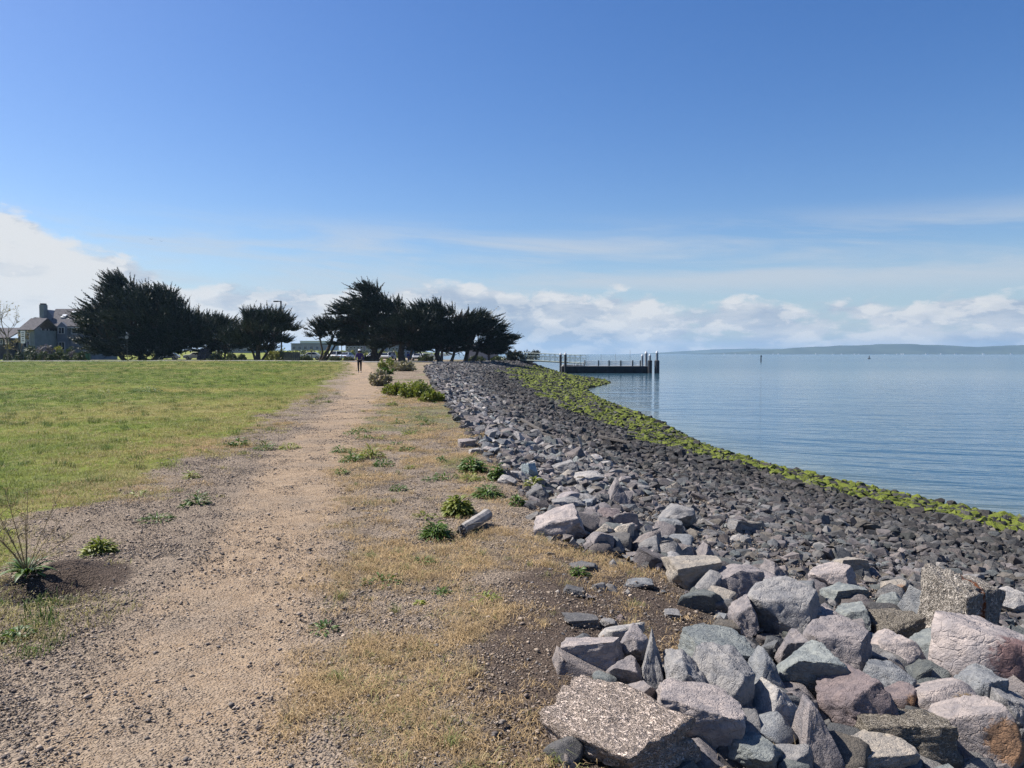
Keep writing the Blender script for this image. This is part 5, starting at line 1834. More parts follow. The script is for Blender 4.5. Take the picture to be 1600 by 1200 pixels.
def grey_house():
    Y0 = 160.0
    k = Y0 / 1200
    gx = atY(88, 560, Y0).x
    gz = hz(gx, Y0) - .1
    root = empty('house', (gx, Y0, gz))
    X_ = lambda u: atY(u, 500, Y0).x - gx
    Z_ = lambda v: atY(800, v, Y0).z - gz
    # front wing with its gable to the viewer
    xl, xr, xm = X_(42), X_(76), X_(56)
    eL, pk, eR = Z_(509), Z_(497), Z_(508)
    w = MB()
    w.prism([(xl, 0), (xr, 0), (xr, eR), (xm, pk), (xl, eL)], 'y', 0.0, 9.0)
    w.build('wall', M_WALL, root)
    # main body, set back a little
    w = MB()
    w.box(xr + .004, X_(140), .6, 11.0, 0, Z_(508))
    b2 = w.build('wall', M_WALL2, root)
    # bay under the small front gable
    MB().prism([(X_(90), 0), (X_(105), 0), (X_(105), Z_(510)), (X_(97), Z_(503)), (X_(90), Z_(510))], 'y', -.25, .595).build('bay_wall', M_WALL2, root)
    # tall rear mass that carries the ridge
    zr, ze = Z_(481), Z_(508)
    xrl, xrr = X_(46), X_(114)
    MB().prism([(X_(45), ze - .5), (X_(76), ze - .5), (X_(76), Z_(502)), (X_(60), Z_(482.5)), (X_(45), Z_(502))], 'y', 3.0, 6.0).build('upper_wall', M_WALL2, root)
    r1 = roof_slab(root, 'roof', [(X_(76.5), 0.2, ze - .35), (X_(128), 0.2, ze - .35), (xrr, 6.2, zr), (X_(60), 6.2, zr)])
    roof_slab(root, 'roof', [(xrl - .3, 12.0, ze - .35), (X_(128), 12.0, ze - .35), (xrr, 6.24, zr), (X_(60), 6.24, zr)])
    roof_slab(root, 'roof', [(xl - .35, -.35, eL - .12), (xm, -.35, pk), (xm, 2.95, pk + .02), (xl - .35, 2.95, eL - .12)])
    roof_slab(root, 'roof', [(xr + .3, -.35, eR - .12), (xm + .01, -.35, pk + .002), (xm + .01, 2.95, pk + .022), (xr + .3, 2.95, eR - .12)])
    # verge boards
    for a, b in (((xl - .35, eL - .16), (xm, pk - .04)), ((xm, pk - .04), (xr + .3, eR - .16))):
        MB().prism([a, b, (b[0], b[1] - .28), (a[0], a[1] - .28)], 'y', -.42, -.36).build('verge_board', M_TRIM, root)
    MB().box(xr + .3, X_(128), .12, .19, ze - .62, ze - .38).build('fascia', M_TRIM, root)
    c = MB().box(X_(52.5), X_(59.5), 2.0, 3.4, ze - 1, Z_(475)).build('chimney', M_WALL, root)
    MB().box(X_(53), X_(59), 2.2, 3.2, Z_(475) + .002, Z_(472.8)).build('chimney_cap', M_WALLB, c)
    nrm = Vector((0, -(zr - ze), 5.0)).normalized()
    for (u, f) in ((86, .52), (96.5, .74)):
        yy, zz = .2 + 6.0 * f, (ze - .35) + (zr - ze + .35) * f
        s = MB().box(-.45, .45, -.6, .6, .12, .34).build('skylight', M_TRIM, root)
        s.location = (X_(u), yy, zz + .12)
        s.rotation_euler = (math.atan2(zr - ze + .35, 6.0), 0, 0)
        MB().box(-.38, .38, -.52, .52, .342, .36).build('pane', M_SKYL, s)
    MB().tube([(X_(83), 1.4, ze - .1), (X_(83), 1.4, Z_(503))], .16, 8).build('vent_pipe', M_TRIM, root)
    for (u0, u1, v0, v1, y, ml) in ((65, 70, 511, 521, 0.0, 0), (72.5, 75.5, 511, 521, 0.0, 0), (92.5, 101, 512, 521, -.25, 1), (65, 70, 534, 545, 0.0, 0), (72.5, 75.5, 534, 545, 0.0, 0),
                                    (79, 87, 512, 521, .6, 1), (79, 87, 535, 545, .6, 1), (93, 101, 535, 546, -.25, 1), (110, 117, 514, 521, .6, 0)):
        window(root, X_(u0), X_(u1), Z_(v1), Z_(v0), y, ml)
    # clock-like round ornament on the gable
    MB().tube([(X_(49.5), -.06, Z_(517)), (X_(49.5), -.015, Z_(517))], .55, 14).build('gable_ornament', M_WALLB, root)
    tag(root, 'grey-green two-storey house with chimney and white-framed windows', 'house')


def brown_house():
    Y0 = 150.0
    gx = atY(4, 560, Y0).x
    gz = hz(gx, Y0) - .1
    root = empty('house', (gx, Y0, gz))
    X_ = lambda u: atY(u, 500, Y0).x - gx
    Z_ = lambda v: atY(800, v, Y0).z - gz
    MB().box(X_(-70), X_(15), 0, 10, 0, Z_(528)).build('wall', M_WALLB, root)
    MB().box(X_(15) + .004, X_(41), 2.5, 10, 0, Z_(515)).build('wall', M_WALL, root)
    roof_slab(root, 'roof', [(X_(-72), -.5, Z_(529)), (X_(16), -.5, Z_(529)), (X_(16), 5, Z_(512)), (X_(-72), 5, Z_(512))])
    roof_slab(root, 'roof', [(X_(16.3), 2.0, Z_(516)), (X_(43), 2.0, Z_(516)), (X_(43), 6.5, Z_(496)), (X_(16.3), 6.5, Z_(496))])
    roof_slab(root, 'roof', [(X_(16.3), 11, Z_(516)), (X_(43), 11, Z_(516)), (X_(43), 6.54, Z_(496)), (X_(16.3), 6.54, Z_(496))])
    for (u0, u1, v0, v1, y) in ((24, 33, 521, 530, 2.5), (24, 33, 533, 542, 2.5), (0, 3, 531, 537, 0.0), (8, 12, 531, 537, 0.0), (-12, -6, 531, 540, 0.0)):
        window(root, X_(u0), X_(u1), Z_(v1), Z_(v0), y, 1 if u1 - u0 > 6 else 0)
    tag(root, 'dark brown house with low roof at the edge of the view', 'house')


grey_house()
brown_house()

# restroom block under the seaward cypresses
Y0 = 158.0
gx = atY(752, 563, Y0).x
rest_ = empty('restroom_building', (gx, Y0, hz(gx, Y0) - .05))
X_ = lambda u: atY(u, 500, Y0).x - gx
M_STUC = mat('restroom_stucco', (0.33, 0.33, 0.35), .9, .15, .1, .6)
zt = atY(800, 541, Y0).z - rest_.location.z
MB().box(X_(729), X_(778), 0, 5, 0, zt).build('wall', M_STUC, rest_)
MB().prism([(X_(727), zt + .002), (X_(780), zt + .002), (X_(780), zt + .18), (X_(753), zt + .45), (X_(727), zt + .18)], 'y', -.5, 5.5).build('roof', M_TRIM, rest_)
dd = MB().box(X_(762), X_(766), -.04, -.003, .02, 2.05).build('door', M_WALLB, rest_)
MB().box(X_(765), X_(765.4), -.08, -.042, 1.0, 1.12).build('handle', M_TRIM, dd)
MB().box(X_(738), X_(744), -.03, -.003, 1.9, 2.25).build('vent', M_WALLB, rest_)
tag(rest_, 'low grey restroom block half hidden by the seaward cypress', 'building')

# far pale hall and apartment blocks seen through the gap
M_FAR = mat('far_hall_paint', (0.45, 0.50, 0.56), .8, .2, .06, .05)
M_FAR2 = mat('far_block_paint', (0.20, 0.21, 0.25), .8, .2, .1, .1)
def far_block(name, u0, u1, v0, y, m, lab, rows, cols, deep=20, roof=None):
    gx = atY((u0 + u1) / 2, 550, y).x
    gz = hz(gx, y) - .2
    root = empty(name, (gx, y, gz))
    w_, h_ = (u1 - u0) * y / 2400, atY(800, v0, y).z - gz
    MB().box(-w_, w_, 0, deep, 0, h_).build('wall', m, root)
    MB().box(-w_ - .3, w_ + .3, -.3, deep + .3, h_ + .002, h_ + .5).build('roof', roof or M_ROOF, root)
    for r in range(rows):
        for c in range(cols):
            xa = -w_ + (c + .2) * 2 * w_ / cols
            za = h_ * (.30 + .66 * r / rows)
            f = MB().box(xa, xa + 1.2 * w_ / cols, -.08, -.002, za, za + h_ * .4 / rows).build('window', M_TRIM, root)
            MB().box(xa + .1, xa + 1.2 * w_ / cols - .1, -.1, -.082, za + .1, za + h_ * .4 / rows - .1).build('pane', M_GLASS, f)
    tag(root, lab, 'building')


far_block('warehouse', 469, 512, 533.5, 620, M_FAR, 'long pale blue hall far behind the marsh field', 1, 6, 40, M_TRIM)
far_block('warehouse', 455, 500, 537.5, 540, M_FAR2, 'low grey-blue hall in front of the pale one', 1, 5, 30)
far_block('apartment_block', 540, 568, 539, 330, M_FAR2, 'dark grey apartment block beyond the field, inland one', 2, 5)
far_block('apartment_block', 571, 602, 537, 320, M_FAR2, 'grey apartment block behind the walking person', 2, 6)
far_block('apartment_block', 606, 640, 540, 300, M_FAR2, 'dim apartment block behind the parked cars', 2, 6)
far_block('apartment_block', 345, 395, 540, 340, M_FAR2, 'dim apartment block glimpsed under the cypress boughs', 2, 6)

# bushes and low trees across the marsh field
rb = np.random.RandomState(31)
ORD = 'one two three four five six seven eight nine ten eleven twelve thirteen fourteen fifteen sixteen seventeen eighteen nineteen twenty'.split() + ['twenty-' + q for q in 'one two three four five six'.split()]
for k in range(26):
    u = 440 + k * 7.5 + rb.uniform(-2, 2)
    y = rb.uniform(225, 300)
    gx = atY(u, 550, y).x
    w, h = rb.uniform(2.5, 5.5), rb.uniform(1.2, 2.6)
    V, F = [], []
    for _ in range(180):
        q = rb.normal(0, 1, 3)
        q /= np.linalg.norm(q)
        c = np.array([q[0] * w * .5, q[1] * w * .4, abs(q[2]) * h]) * rb.uniform(.6, 1)
        i = len(V)
        V += [c, c + rb.normal(0, .35, 3), c + rb.normal(0, .35, 3)]
        F.append((i, i + 1, i + 2))
    o = add_obj('marsh_bush', raw_mesh('marsh_bush', V, F, 3, M_HEDGE if k % 3 else M_YELL), None, (gx, y, hz(gx, y)))
    tag(o, '%s bush in the marsh-field row, number %s counted from the board screen' % ('dark green' if k % 3 else 'yellowish', ORD[k]), 'bush', 'bushes across the marsh field')


# ------------------------------------------------------------------ cars
M_TYRE = mat('tyre_rubber', (0.02, 0.02, 0.02), .9, .2)
M_RIM = mat('wheel_rim', (0.5, 0.5, 0.52), .35, .5, metal=.8)
M_LAMP = mat('car_lamp', (0.75, 0.72, 0.68), .2, .6)
M_TAIL = mat('tail_lamp', (0.35, 0.02, 0.02), .3, .5)


def car(label, u, y, rz, col, van=False):
    gx = atY(u, 556, y).x
    root = empty('parked_car', (gx, y, hz(gx, y) + .05), rz)
    paint = mat('car_paint', col, .25, .6)
    hl = 2.2
    top = 1.72 if van else 1.46
    lower = [(-hl, .32), (-hl + .05, .82), (-hl + .25, .95), (-.95, 1.0), (1.35 if not van else 1.9, 1.02), (2.05, .95), (hl, .75), (hl, .32)]
    b = MB()
    for (w, f) in ((.86, 1.0),):
        b.prism(lower, 'y', -w, w)
    b.build('body', paint, root, bevel=.07)
    xs = (-1.0, -.35, 1.0, 1.75) if not van else (-1.35, -.75, 1.75, 2.0)
    # cabin: narrower at the roof
    cv_ = []
    for (x, z, w) in ((xs[0], .99, .80), (xs[3], .99, .80), (xs[2], top, .64), (xs[1], top, .64)):
        cv_ += [(x, -w, z), (x, w, z)]
    cab = MB().add(cv_, [(0, 2, 4, 6), (1, 7, 5, 3), (6, 4, 5, 7), (2, 3, 5, 4), (0, 6, 7, 1), (0, 1, 3, 2)]).build('cabin', paint, root, bevel=.05)
    # glass all round, just proud of the cabin
    def pane(a, bq, c, d, off):
        vs = [Vector(q) for q in (a, bq, c, d)]
        ctr = sum(vs, Vector()) / 4
        vs = [ctr + (q - ctr) * .86 + Vector(off) for q in vs]
        MB().add(vs + [q + Vector(off) * .4 for q in vs], [(0, 1, 2, 3), (7, 6, 5, 4), (0, 4, 5, 1), (1, 5, 6, 2), (2, 6, 7, 3), (3, 7, 4, 0)]).build('window', M_GLASS, root)
    pane(cv_[0], cv_[2], cv_[4], cv_[6], (0, -.025, .006))
    pane(cv_[1], cv_[3], cv_[5], cv_[7], (0, .025, .006))
    pane(cv_[2], cv_[3], cv_[5], cv_[4], (.02, 0, .012))
    pane(cv_[0], cv_[1], cv_[7], cv_[6], (-.02, 0, .012))
    for sx in (-1.35, 1.35):
        for sy in (-.8, .8):
            w = MB().tube([(sx, sy - .11, .32), (sx, sy + .11, .32)], .33, 14).build('wheel', M_TYRE, root)
            MB().tube([(sx, sy - .125, .32), (sx, sy + .125, .32)], .2, 10).build('rim', M_RIM, w)
    for sy in (-.62, .62):
        MB().box(hl - .02, hl + .015, sy - .2, sy + .2, .62, .76).build('headlight', M_LAMP, root)
        MB().box(-hl - .015, -hl + .03, sy - .18, sy + .18, .66, .82).build('tail_light', M_TAIL, root)
    MB().box(hl - .02, hl + .03, -.8, .8, .36, .5).build('bumper', M_TYRE, root)
    tag(root, label, 'car', 'cars parked behind the trees')


for a in (('white parked car at the foot of the leaning cypress', 485, 150, .1, (.72, .72, .70), False), ('white van parked past the leaning cypress', 523, 151, 1.45, (.75, .75, .74), True),
          ('pale blue car parked beside the white van', 541, 150, 1.4, (.50, .58, .70), False), ('silver car by the tallest cypress trunk', 583, 152, 1.5, (.55, .56, .58), False),
          ('white car facing out near the straight-trunked cypress', 601, 148, -1.45, (.75, .76, .76), False), ('white car tucked behind the previous row at the trunk', 612, 156, -1.4, (.7, .7, .72), True),
          ('silver car just seaward of the straight cypress trunk', 652, 152, -1.5, (.6, .61, .63), False), ('white car under the ragged-topped cypress', 664, 154, -1.3, (.75, .75, .75), False),
          ('pale car glimpsed below the huge cypress boughs', 262, 152, .15, (.65, .66, .66), False), ('white car in the gap beyond the huge cypress', 306, 152, .1, (.75, .75, .75), False)):
    car(*a)


# ------------------------------------------------------------------ street furniture
M_POLE = mat('grey_steel', (0.09, 0.09, 0.095), .5, .4, metal=.3)
M_SIGNW = mat('sign_white', (0.75, 0.75, 0.74), .5, .4)
M_GREEN = mat('cabinet_green', (0.035, 0.13, 0.10), .6, .3)


def lamp_post():
    y = 142.0
    p = atY(440, 562, y)
    root = empty('lamp_post', (p.x, y, hz(p.x, y)))
    h = atY(440, 470, y).z - root.location.z
    MB().tube([(0, 0, 0), (0, 0, .5), (0, 0, h)], [.20, .16, .15], 8).build('pole', M_POLE, root)
    MB().lathe([(.25, 0), (.25, .3), (.16, .4)], 10).build('base', M_CONCW, root)
    arm = MB().tube([(.0, 0, h - .12), (-.55, 0, h - .08)], .09, 6).build('arm', M_POLE, root)
    MB().prism([(-1.35, h - .22), (-.5, h - .22), (-.45, h - .0), (-1.3, h - .0)], 'y', -.18, .18).build('lamp_head', M_POLE, root)
    MB().box(-.03, .38, -.14, .14, h * .70, h * .75).build('junction_box', M_POLE, root)
    tag(root, 'tall lamp post with flat head rising behind the flat-topped cypress', 'lamp post')


lamp_post()


def sign(name, label, u, v, y, vtop, w, h, shape, m_face, lab_face=None):
    p = atY(u, v, y)
    root = empty(name, (p.x, y, hz(p.x, y)))
    ht = atY(u, vtop, y).z - root.location.z
    MB().tube([(0, 0, -.1), (0, 0, ht)], .045, 6).build('post', M_POLE, root)
    if shape == 'rect':
        f = MB().box(-w / 2, w / 2, -.09, -.05, ht - h, ht).build('panel', m_face, root)
        for k, (zz, ww) in enumerate(((.14, .62), (.30, .5), (.44, .66), (.62, .4), (.78, .58))):
            MB().box(-w * ww / 2, w * ww / 2, -.096, -.0915, ht - h * zz - h * .05, ht - h * zz + h * .012).build('printed_line', M_WALLB, f)
    else:
        n = 8
        pr = [(math.cos(2 * math.pi * (k + .5) / n) * w / 2, ht - w / 2 + math.sin(2 * math.pi * (k + .5) / n) * w / 2) for k in range(n)]
        MB().prism(pr, 'y', -.09, -.05).build('panel', m_face, root)
    tag(root, label, 'sign')


sign('park_sign', 'tall white rectangular sign on a post before the houses', 37, 561, 124, 517, .72, 2.0, 'rect', M_SIGNW)
sign('stop_sign', 'back of a small eight-sided sign on a post before the huge cypress', 199, 562, 125, 524, .62, .62, 'oct', mat('sign_back', (.20, .21, .22), .6, .3))
for (u, lab) in ((129, 'green utility cabinet on the house side'), (137, 'brighter green utility cabinet next to the cypress')):
    p = atY(u, 561, 140)
    o = empty('utility_cabinet', (p.x, 140, hz(p.x, 140)))
    MB().box(-.38, .38, -.3, .3, 0, 1.5).build('body', M_GREEN, o, bevel=.02)
    MB().box(-.42, .42, -.34, .34, 1.502, 1.58).build('lid', M_GREEN, o)
    dq = MB().box(-.33, .33, -.325, -.304, .1, 1.42).build('door', M_GREEN, o)
    MB().box(.2, .25, -.36, -.327, .7, .95).build('handle', M_POLE, dq)
    tag(o, lab, 'cabinet', 'utility cabinets by the bushes')
# board screen
p = atY(456, 563, 135)
sc_r = empty('board_screen', (p.x, 135, hz(p.x, 135)))
M_BOARD = mat('weathered_board', (0.15, 0.145, 0.14), .9, .1, .25, 2.0)
bw = 26 * 135 / 1200 / 9
for k in range(9):
    hh = 1.45 + .10 * (k % 2)
    MB().box(-1.46 + k * bw, -1.46 + (k + .9) * bw, 0, .06, 0, hh).build('board', M_BOARD, sc_r)
MB().box(-1.46, -1.46 + 9 * bw, .062, .12, .5, .62).build('rail', M_BOARD, sc_r)
tag(sc_r, 'low grey board screen beside the flat-topped cypress', 'fence')
# slim light poles in the parking road
for (u, vt, lab) in ((534, 527, 'thin dark pole between the white van and the blue car'), (617, 535, 'thin dark pole beside the standing person in white'), (487, 548, 'short post before the marsh field')):
    p = atY(u, 563, 146)
    o = empty('pole', (p.x, 146, hz(p.x, 146)))
    h = atY(u, vt, 146).z - o.location.z
    MB().tube([(0, 0, 0), (0, 0, h)], .07, 6).build('shaft', M_POLE, o)
    MB().lathe([(.12, 0), (.12, .1), (.08, .14)], 8, (0, 0, h)).build('cap', M_POLE, o)
    tag(o, lab, 'pole')


# ------------------------------------------------------------------ gangway, float and piles
M_PILE = mat('dark_pile', (0.035, 0.037, 0.042), .8, .3, .3, 2)
M_PILEG = mat('grey_pile', (0.22, 0.24, 0.26), .6, .3, .2, 2)
M_CAP = mat('pile_cap', (0.48, 0.50, 0.52), .5, .4)
M_GANG = mat('gangway_aluminium', (0.17, 0.21, 0.20), .6, .3)
M_HULL = mat('float_hull', (0.022, 0.024, 0.03), .8, .2, .3, 1.5)
M_DECK = mat('float_deck', (0.30, 0.29, 0.27), .8, .2, .15, 2)


def pile(label, u, y, vtop, r, vsleeve=None, cap=True, m=M_PILE):
    p = atY(u, 560, y)
    root = empty('pile', (p.x, y, WATER_Z - 1.0))
    ht = atY(u, vtop, y).z - root.location.z
    MB().tube([(0, 0, 0), (0, 0, ht - r * 2)], r, 12).build('shaft', m, root, smooth=False)
    if cap:
        MB().lathe([(r * 1.08, ht - r * 2 + .003), (r * 1.08, ht - r * 1.5), (r * .6, ht - r * .6), (r * .1, ht)], 12).build('cap', M_CAP, root)
    if vsleeve:
        hs = atY(u, vsleeve, y).z - root.location.z
        MB().lathe([(r * 1.9, 0), (r * 1.9, hs), (r * 1.5, hs + .12), (r * 1.02, hs + .14)], 14).build('sleeve', M_PILE, root)
    tag(root, label, 'pile', 'piles holding the float')


pile('capped pile at the inshore corner of the float', 876, 147.5, 551, .22)
pile('capped pile beside the gangway, second from shore', 883.5, 143.0, 550.5, .24)
pile('shorter white-capped pile, first of the outer cluster', 1003.5, 144.5, 553, .22, None, True, M_PILEG)
pile('tall white-capped pile in the middle of the outer cluster', 1009.5, 146.0, 548.5, .27, None, True, M_PILEG)
pile('short white-capped pile in a thick dark sleeve, end of the float', 1015.5, 143.4, 552.5, .22, 564, True, M_PILEG)
pile('lone tall pile in a dark sleeve standing off the float', 1026.5, 143.0, 548, .25, 564, True, M_PILEG)


def float_dock():
    yn = 143.6
    x0, x1 = atY(878, 575, yn).x, atY(1013, 575, yn).x
    root = empty('float_dock', ((x0 + x1) / 2, yn + 2, WATER_Z - .15))
    xa, xb = x0 - root.location.x, x1 - root.location.x
    zd = atY(900, 572.5, yn).z - root.location.z
    MB().box(xa, xb, -2.0, 2.4, 0, zd).build('hull', M_HULL, root, bevel=.05)
    MB().box(xa + .05, xb - .05, -1.95, 2.35, zd + .003, zd + .07).build('deck', M_DECK, root)
    for k in range(9):
        xx = xa + (k + .5) * (xb - xa) / 9
        MB().tube([(xx, -2.02, zd * .5), (xx, -2.22, zd * .5)], .28, 10).build('fender', M_TYRE, root)
    posts = [atY(u, 560, yn).x - root.location.x for u in (914, 935.5, 952, 970.5, 989, 1001)]
    for xx in posts:
        MB().box(xx - .1, xx + .1, -1.8, -1.6, zd + .072, zd + 1.12).build('post', M_PILE, root)
    # guard rail panels: bars between the posts, each bay its own part
    for side, yy in ((0, -1.7), (1, 2.15)):
        for a, b in zip(posts[:-1], posts[1:]):
            g = MB()
            for zz in (.25, .60, .98):
                g.tube([(a + .11, yy, zd + zz), (b - .11, yy, zd + zz)], .045, 5)
            nb = int((b - a) / .2)
            for q in range(1, nb):
                xq = a + (b - a) * q / nb
                g.tube([(xq, yy, zd + .25), (xq, yy, zd + .98)], .026, 4)
            g.build('rail_panel', M_SIGNW if side == 0 else M_GANG, root)
    MB().box(xa + .3, xa + 4.1, -1.2, 1.6, zd + .08, zd + .32).build('gangway_landing', M_DECK, root)
    for xx in (xa + 2.2, xa + 3.4, xa + 4.4):
        MB().tube([(xx, -1.85, zd + .072), (xx - .15, -1.85, zd + .95), (xx + .55, -1.85, zd + .95), (xx + .4, -1.85, zd + .072)], .04, 6).build('boarding_hoop', M_SIGNW, root)
    for u in (922, 943, 966, 989.5):
        xx = atY(u, 560, yn).x - root.location.x
        MB().tube([(xx, 1.9, zd + .07), (xx, 1.9, atY(u, 553 if u < 980 else 547, yn).z - root.location.z)], .022, 5).build('light_mast', M_POLE, root)
    tag(root, 'long dark ferry float with white guard rails moored off the bank', 'float')


float_dock()


def gangway():
    a = Vector((0.6, 157.5, .46))
    b = Vector((atY(911, 566, 146).x, 146.0, atY(911, 567.5, 146).z))
    root = empty('gangway', a)
    d = b - a
    L = d.length
    side = Vector((d.y, -d.x, 0)).normalized() * .95
    hgt = Vector((0, 0, 1.5))
    n = 14
    MB().add([side, -side, -side + d, side + d, side + Vector((0, 0, -.14)), -side + Vector((0, 0, -.14)), -side + d + Vector((0, 0, -.14)), side + d + Vector((0, 0, -.14))],
             [(0, 1, 2, 3), (7, 6, 5, 4), (0, 3, 7, 4), (1, 5, 6, 2), (0, 4, 5, 1), (3, 2, 6, 7)]).build('deck', M_GANG, root)
    for s in (1, -1):
        o = side * s
        MB().tube([o + hgt, o + hgt + d], .05, 6).build('top_chord', M_GANG, root)
        MB().tube([o + Vector((0, 0, .04)), o + d + Vector((0, 0, .04))], .07, 6).build('bottom_chord', M_GANG, root)
        MB().tube([o + hgt * .62, o + hgt * .62 + d], .03, 5).build('hand_rail', M_GANG, root)
        for k in range(n + 1):
            c = o + d * (k / n)
            MB().tube([c + Vector((0, 0, .04)), c + hgt], .038, 5).build('upright', M_GANG, root)
        dg_ = MB()
        for k in range(n):
            c0, c1 = o + d * (k / n), o + d * ((k + 1) / n)
            if k % 2:
                dg_.tube([c0 + hgt, c1 + Vector((0, 0, .04))], .026, 4)
            else:
                dg_.tube([c0 + Vector((0, 0, .04)), c1 + hgt], .026, 4)
            for q in (.33, .66):
                e = c0.lerp(c1, q)
                dg_.tube([e + Vector((0, 0, .04)), e + hgt * .62], .014, 4)
        dg_.build('lattice', M_GANG, root)
    tag(root, 'sloping aluminium gangway with lattice sides from bank to float', 'gangway')


gangway()
# channel marker far out, and a small buoy
p = atY(1189, 565, 335)
o = empty('channel_marker', (p.x, 335, WATER_Z - 1))
MB().tube([(0, 0, 0), (0, 0, 4.0)], .24, 10).build('shaft', M_PILE, o)
MB().box(-.3, .3, -.3, -.25, 3.3, 4.0).build('board', M_WALLB, o)
tag(o, 'single dark channel marker post standing in open water', 'marker')
p = atY(1358, 560.5, 560)
o = empty('buoy', (p.x, 560, WATER_Z))
MB().lathe([(.2, -.4), (1.0, -.2), (1.0, .4), (.35, .7), (.25, 2.2), (.05, 2.5)], 12).build('float', M_PILE, o)
MB().box(-.3, .3, -.05, .05, 1.6, 2.1).build('topmark', M_PILE, o)
tag(o, 'tiny dark buoy far out on the bay', 'buoy')


# ------------------------------------------------------------------ driftwood
M_DRIFT = mat('bleached_driftwood', (0.26, 0.24, 0.22), .9, .12, .3, 9.0, bump=.01, bscale=40)
M_DRIFTD = mat('rotten_wood', (0.085, 0.078, 0.072), .95, .1, .4, 14.0, bump=.02, bscale=30)


def wood(name, pts, rad, label, m=M_DRIFT, seg=10, cat='driftwood'):
    pts = [Vector(p) for p in pts]
    root = empty(name, pts[0])
    rng = np.random.RandomState(int(abs(pts[0].x * 99 + pts[0].y * 31)))
    b = MB()
    n = 9
    line, rr_ = [], []
    for i in range(n):
        s = i / (n - 1) * (len(pts) - 1)
        k = min(int(s), len(pts) - 2)
        line.append(pts[k].lerp(pts[k + 1], s - k) - pts[0])
        rr_.append(np.interp(s, range(len(rad)), rad) * rng.uniform(.9, 1.1))
    b.tube(line, rr_, seg)
    o = b.build('log', m, root, smooth=False)
    tag(root, label, cat)
    return root


ax, ay = gp(722, 836)
bx_, by_ = gp(762, 822)
az_, bz_ = hz(ax, ay), hz(bx_, by_)
lg = wood('driftwood_log', [(ax, ay, az_ + .05), ((ax + bx_) / 2, (ay + by_) / 2 + .05, (az_ + bz_) / 2 + .07), (bx_ - .01, by_ + .10, bz_ + .09)], [.044, .054, .054], 'weathered grey driftwood log lying on the dry grass')
bk = MB()
rng = np.random.RandomState(8)
for k in range(16):
    a = rng.uniform(0, 6.28)
    c = Vector((rng.uniform(-.05, .07), rng.uniform(-.04, .03), 0)) + Vector((0, math.cos(a), math.sin(a))) * .04
    bk.tube([c, c + Vector((rng.uniform(-.10, .02), rng.uniform(-.09, .0), rng.uniform(-.06, .02)))], [.014, .003], 5)
bk.build('splintered_end', M_DRIFTD, lg)
cr = MB()
cr.tube([(.05, -.02, .04), (.13, .02, .05), (.2, .05, .055)], [.004, .007, .003], 5)
cr.build('dark_crack', M_DRIFTD, lg)

hx_, hy_ = gp(905, 716)
wb = wood('driftwood_branch', [(hx_, hy_, hz(hx_, hy_)), (hx_ + .03, hy_, hz(hx_, hy_) + .28), (hx_ - .05, hy_, hz(hx_, hy_) + .48)], [.035, .028, .014], 'forked white driftwood branch sticking up from the stones', M_DRIFT, 7)
MB().tube([(0, 0, .12), (-.25, -.1, .22), (-.55, -.15, .2)], [.02, .016, .008], 6).build('side_branch', M_DRIFT, wb)
MB().tube([(0, 0, .05), (-.2, -.2, .06), (-.38, -.35, .1)], [.022, .016, .008], 6).build('side_branch', M_DRIFT, wb)
MB().tube([(.03, 0, .02), (.12, -.1, .12), (.16, -.1, .2)], [.018, .012, .006], 6).build('side_branch', M_DRIFT, wb)
for (u0, v0, u1, v1, r, lab, m) in (
        (722, 587, 730, 593, .07, 'pale driftwood pole high on the far bank', M_DRIFT), (737, 618, 752, 634, .05, 'slanting bleached driftwood stick on the rocks', M_DRIFT),
        (752, 630, 782, 634, .055, 'bleached driftwood lying across the pale stones', M_DRIFT), (815, 662, 850, 682, .065, 'grey driftwood plank between rocks and dark stones', M_DRIFTD),
        (845, 684, 872, 692, .06, 'second grey driftwood plank below the first', M_DRIFTD), (935, 690, 985, 700, .075, 'dark sodden log on the black stones', M_DRIFTD),
        (975, 686, 1000, 690, .07, 'short dark log end next to the algae band', M_DRIFTD)):
    a = gp(u0, v0)
    c = gp(u1, v1)
    wood('driftwood_pole', [(a[0], a[1], hz(*a) + r * 1.7), (c[0], c[1], hz(*c) + r * 1.7)], [r, r * .75], lab, m, 8)
for k, (u0, v0, u1, v1, lab) in enumerate(((1232, 1196, 1240, 1148, 'thin dry twig standing in front of the pale speckled wedge'), (1140, 1145, 1168, 1132, 'dry twig lying between the front boulders'), (1205, 1192, 1208, 1160, 'short dry twig poking up by the pale teal boulder'))):
    a = gp(u0, v0)
    r0 = Vector((a[0], a[1] - .05, hz(*a) + .05))
    e = atY(u1, v1, a[1] - .02)
    rt = empty('twig', r0)
    MB().tube([(0, 0, 0), (e - r0) * .5 + Vector((.01, 0, .01)), e - r0], [.004, .003, .0015], 5).build('stem', M_STEM, rt)
    tag(rt, lab, 'twig')


# ------------------------------------------------------------------ people (skeleton with skin, clothes over it)
def skin_obj(name, joints, edges, radii, m, parent, rootv=0):
    me = bpy.data.meshes.new(name)
    me.from_pydata([joints[k] for k in joints], [(list(joints).index(a), list(joints).index(b)) for a, b in edges], [])
    me.materials.append(m)
    o = add_obj(name, me, parent)
    o.modifiers.new('skin', 'SKIN').use_smooth_shade = True
    sv = me.skin_vertices[0].data
    for i, k in enumerate(joints):
        r = radii[k]
        sv[i].radius = (r, r) if not isinstance(r, tuple) else r
        sv[i].use_root = (i == rootv)
    s = o.modifiers.new('smooth', 'SUBSURF')
    s.levels = s.render_levels = 2
    return o


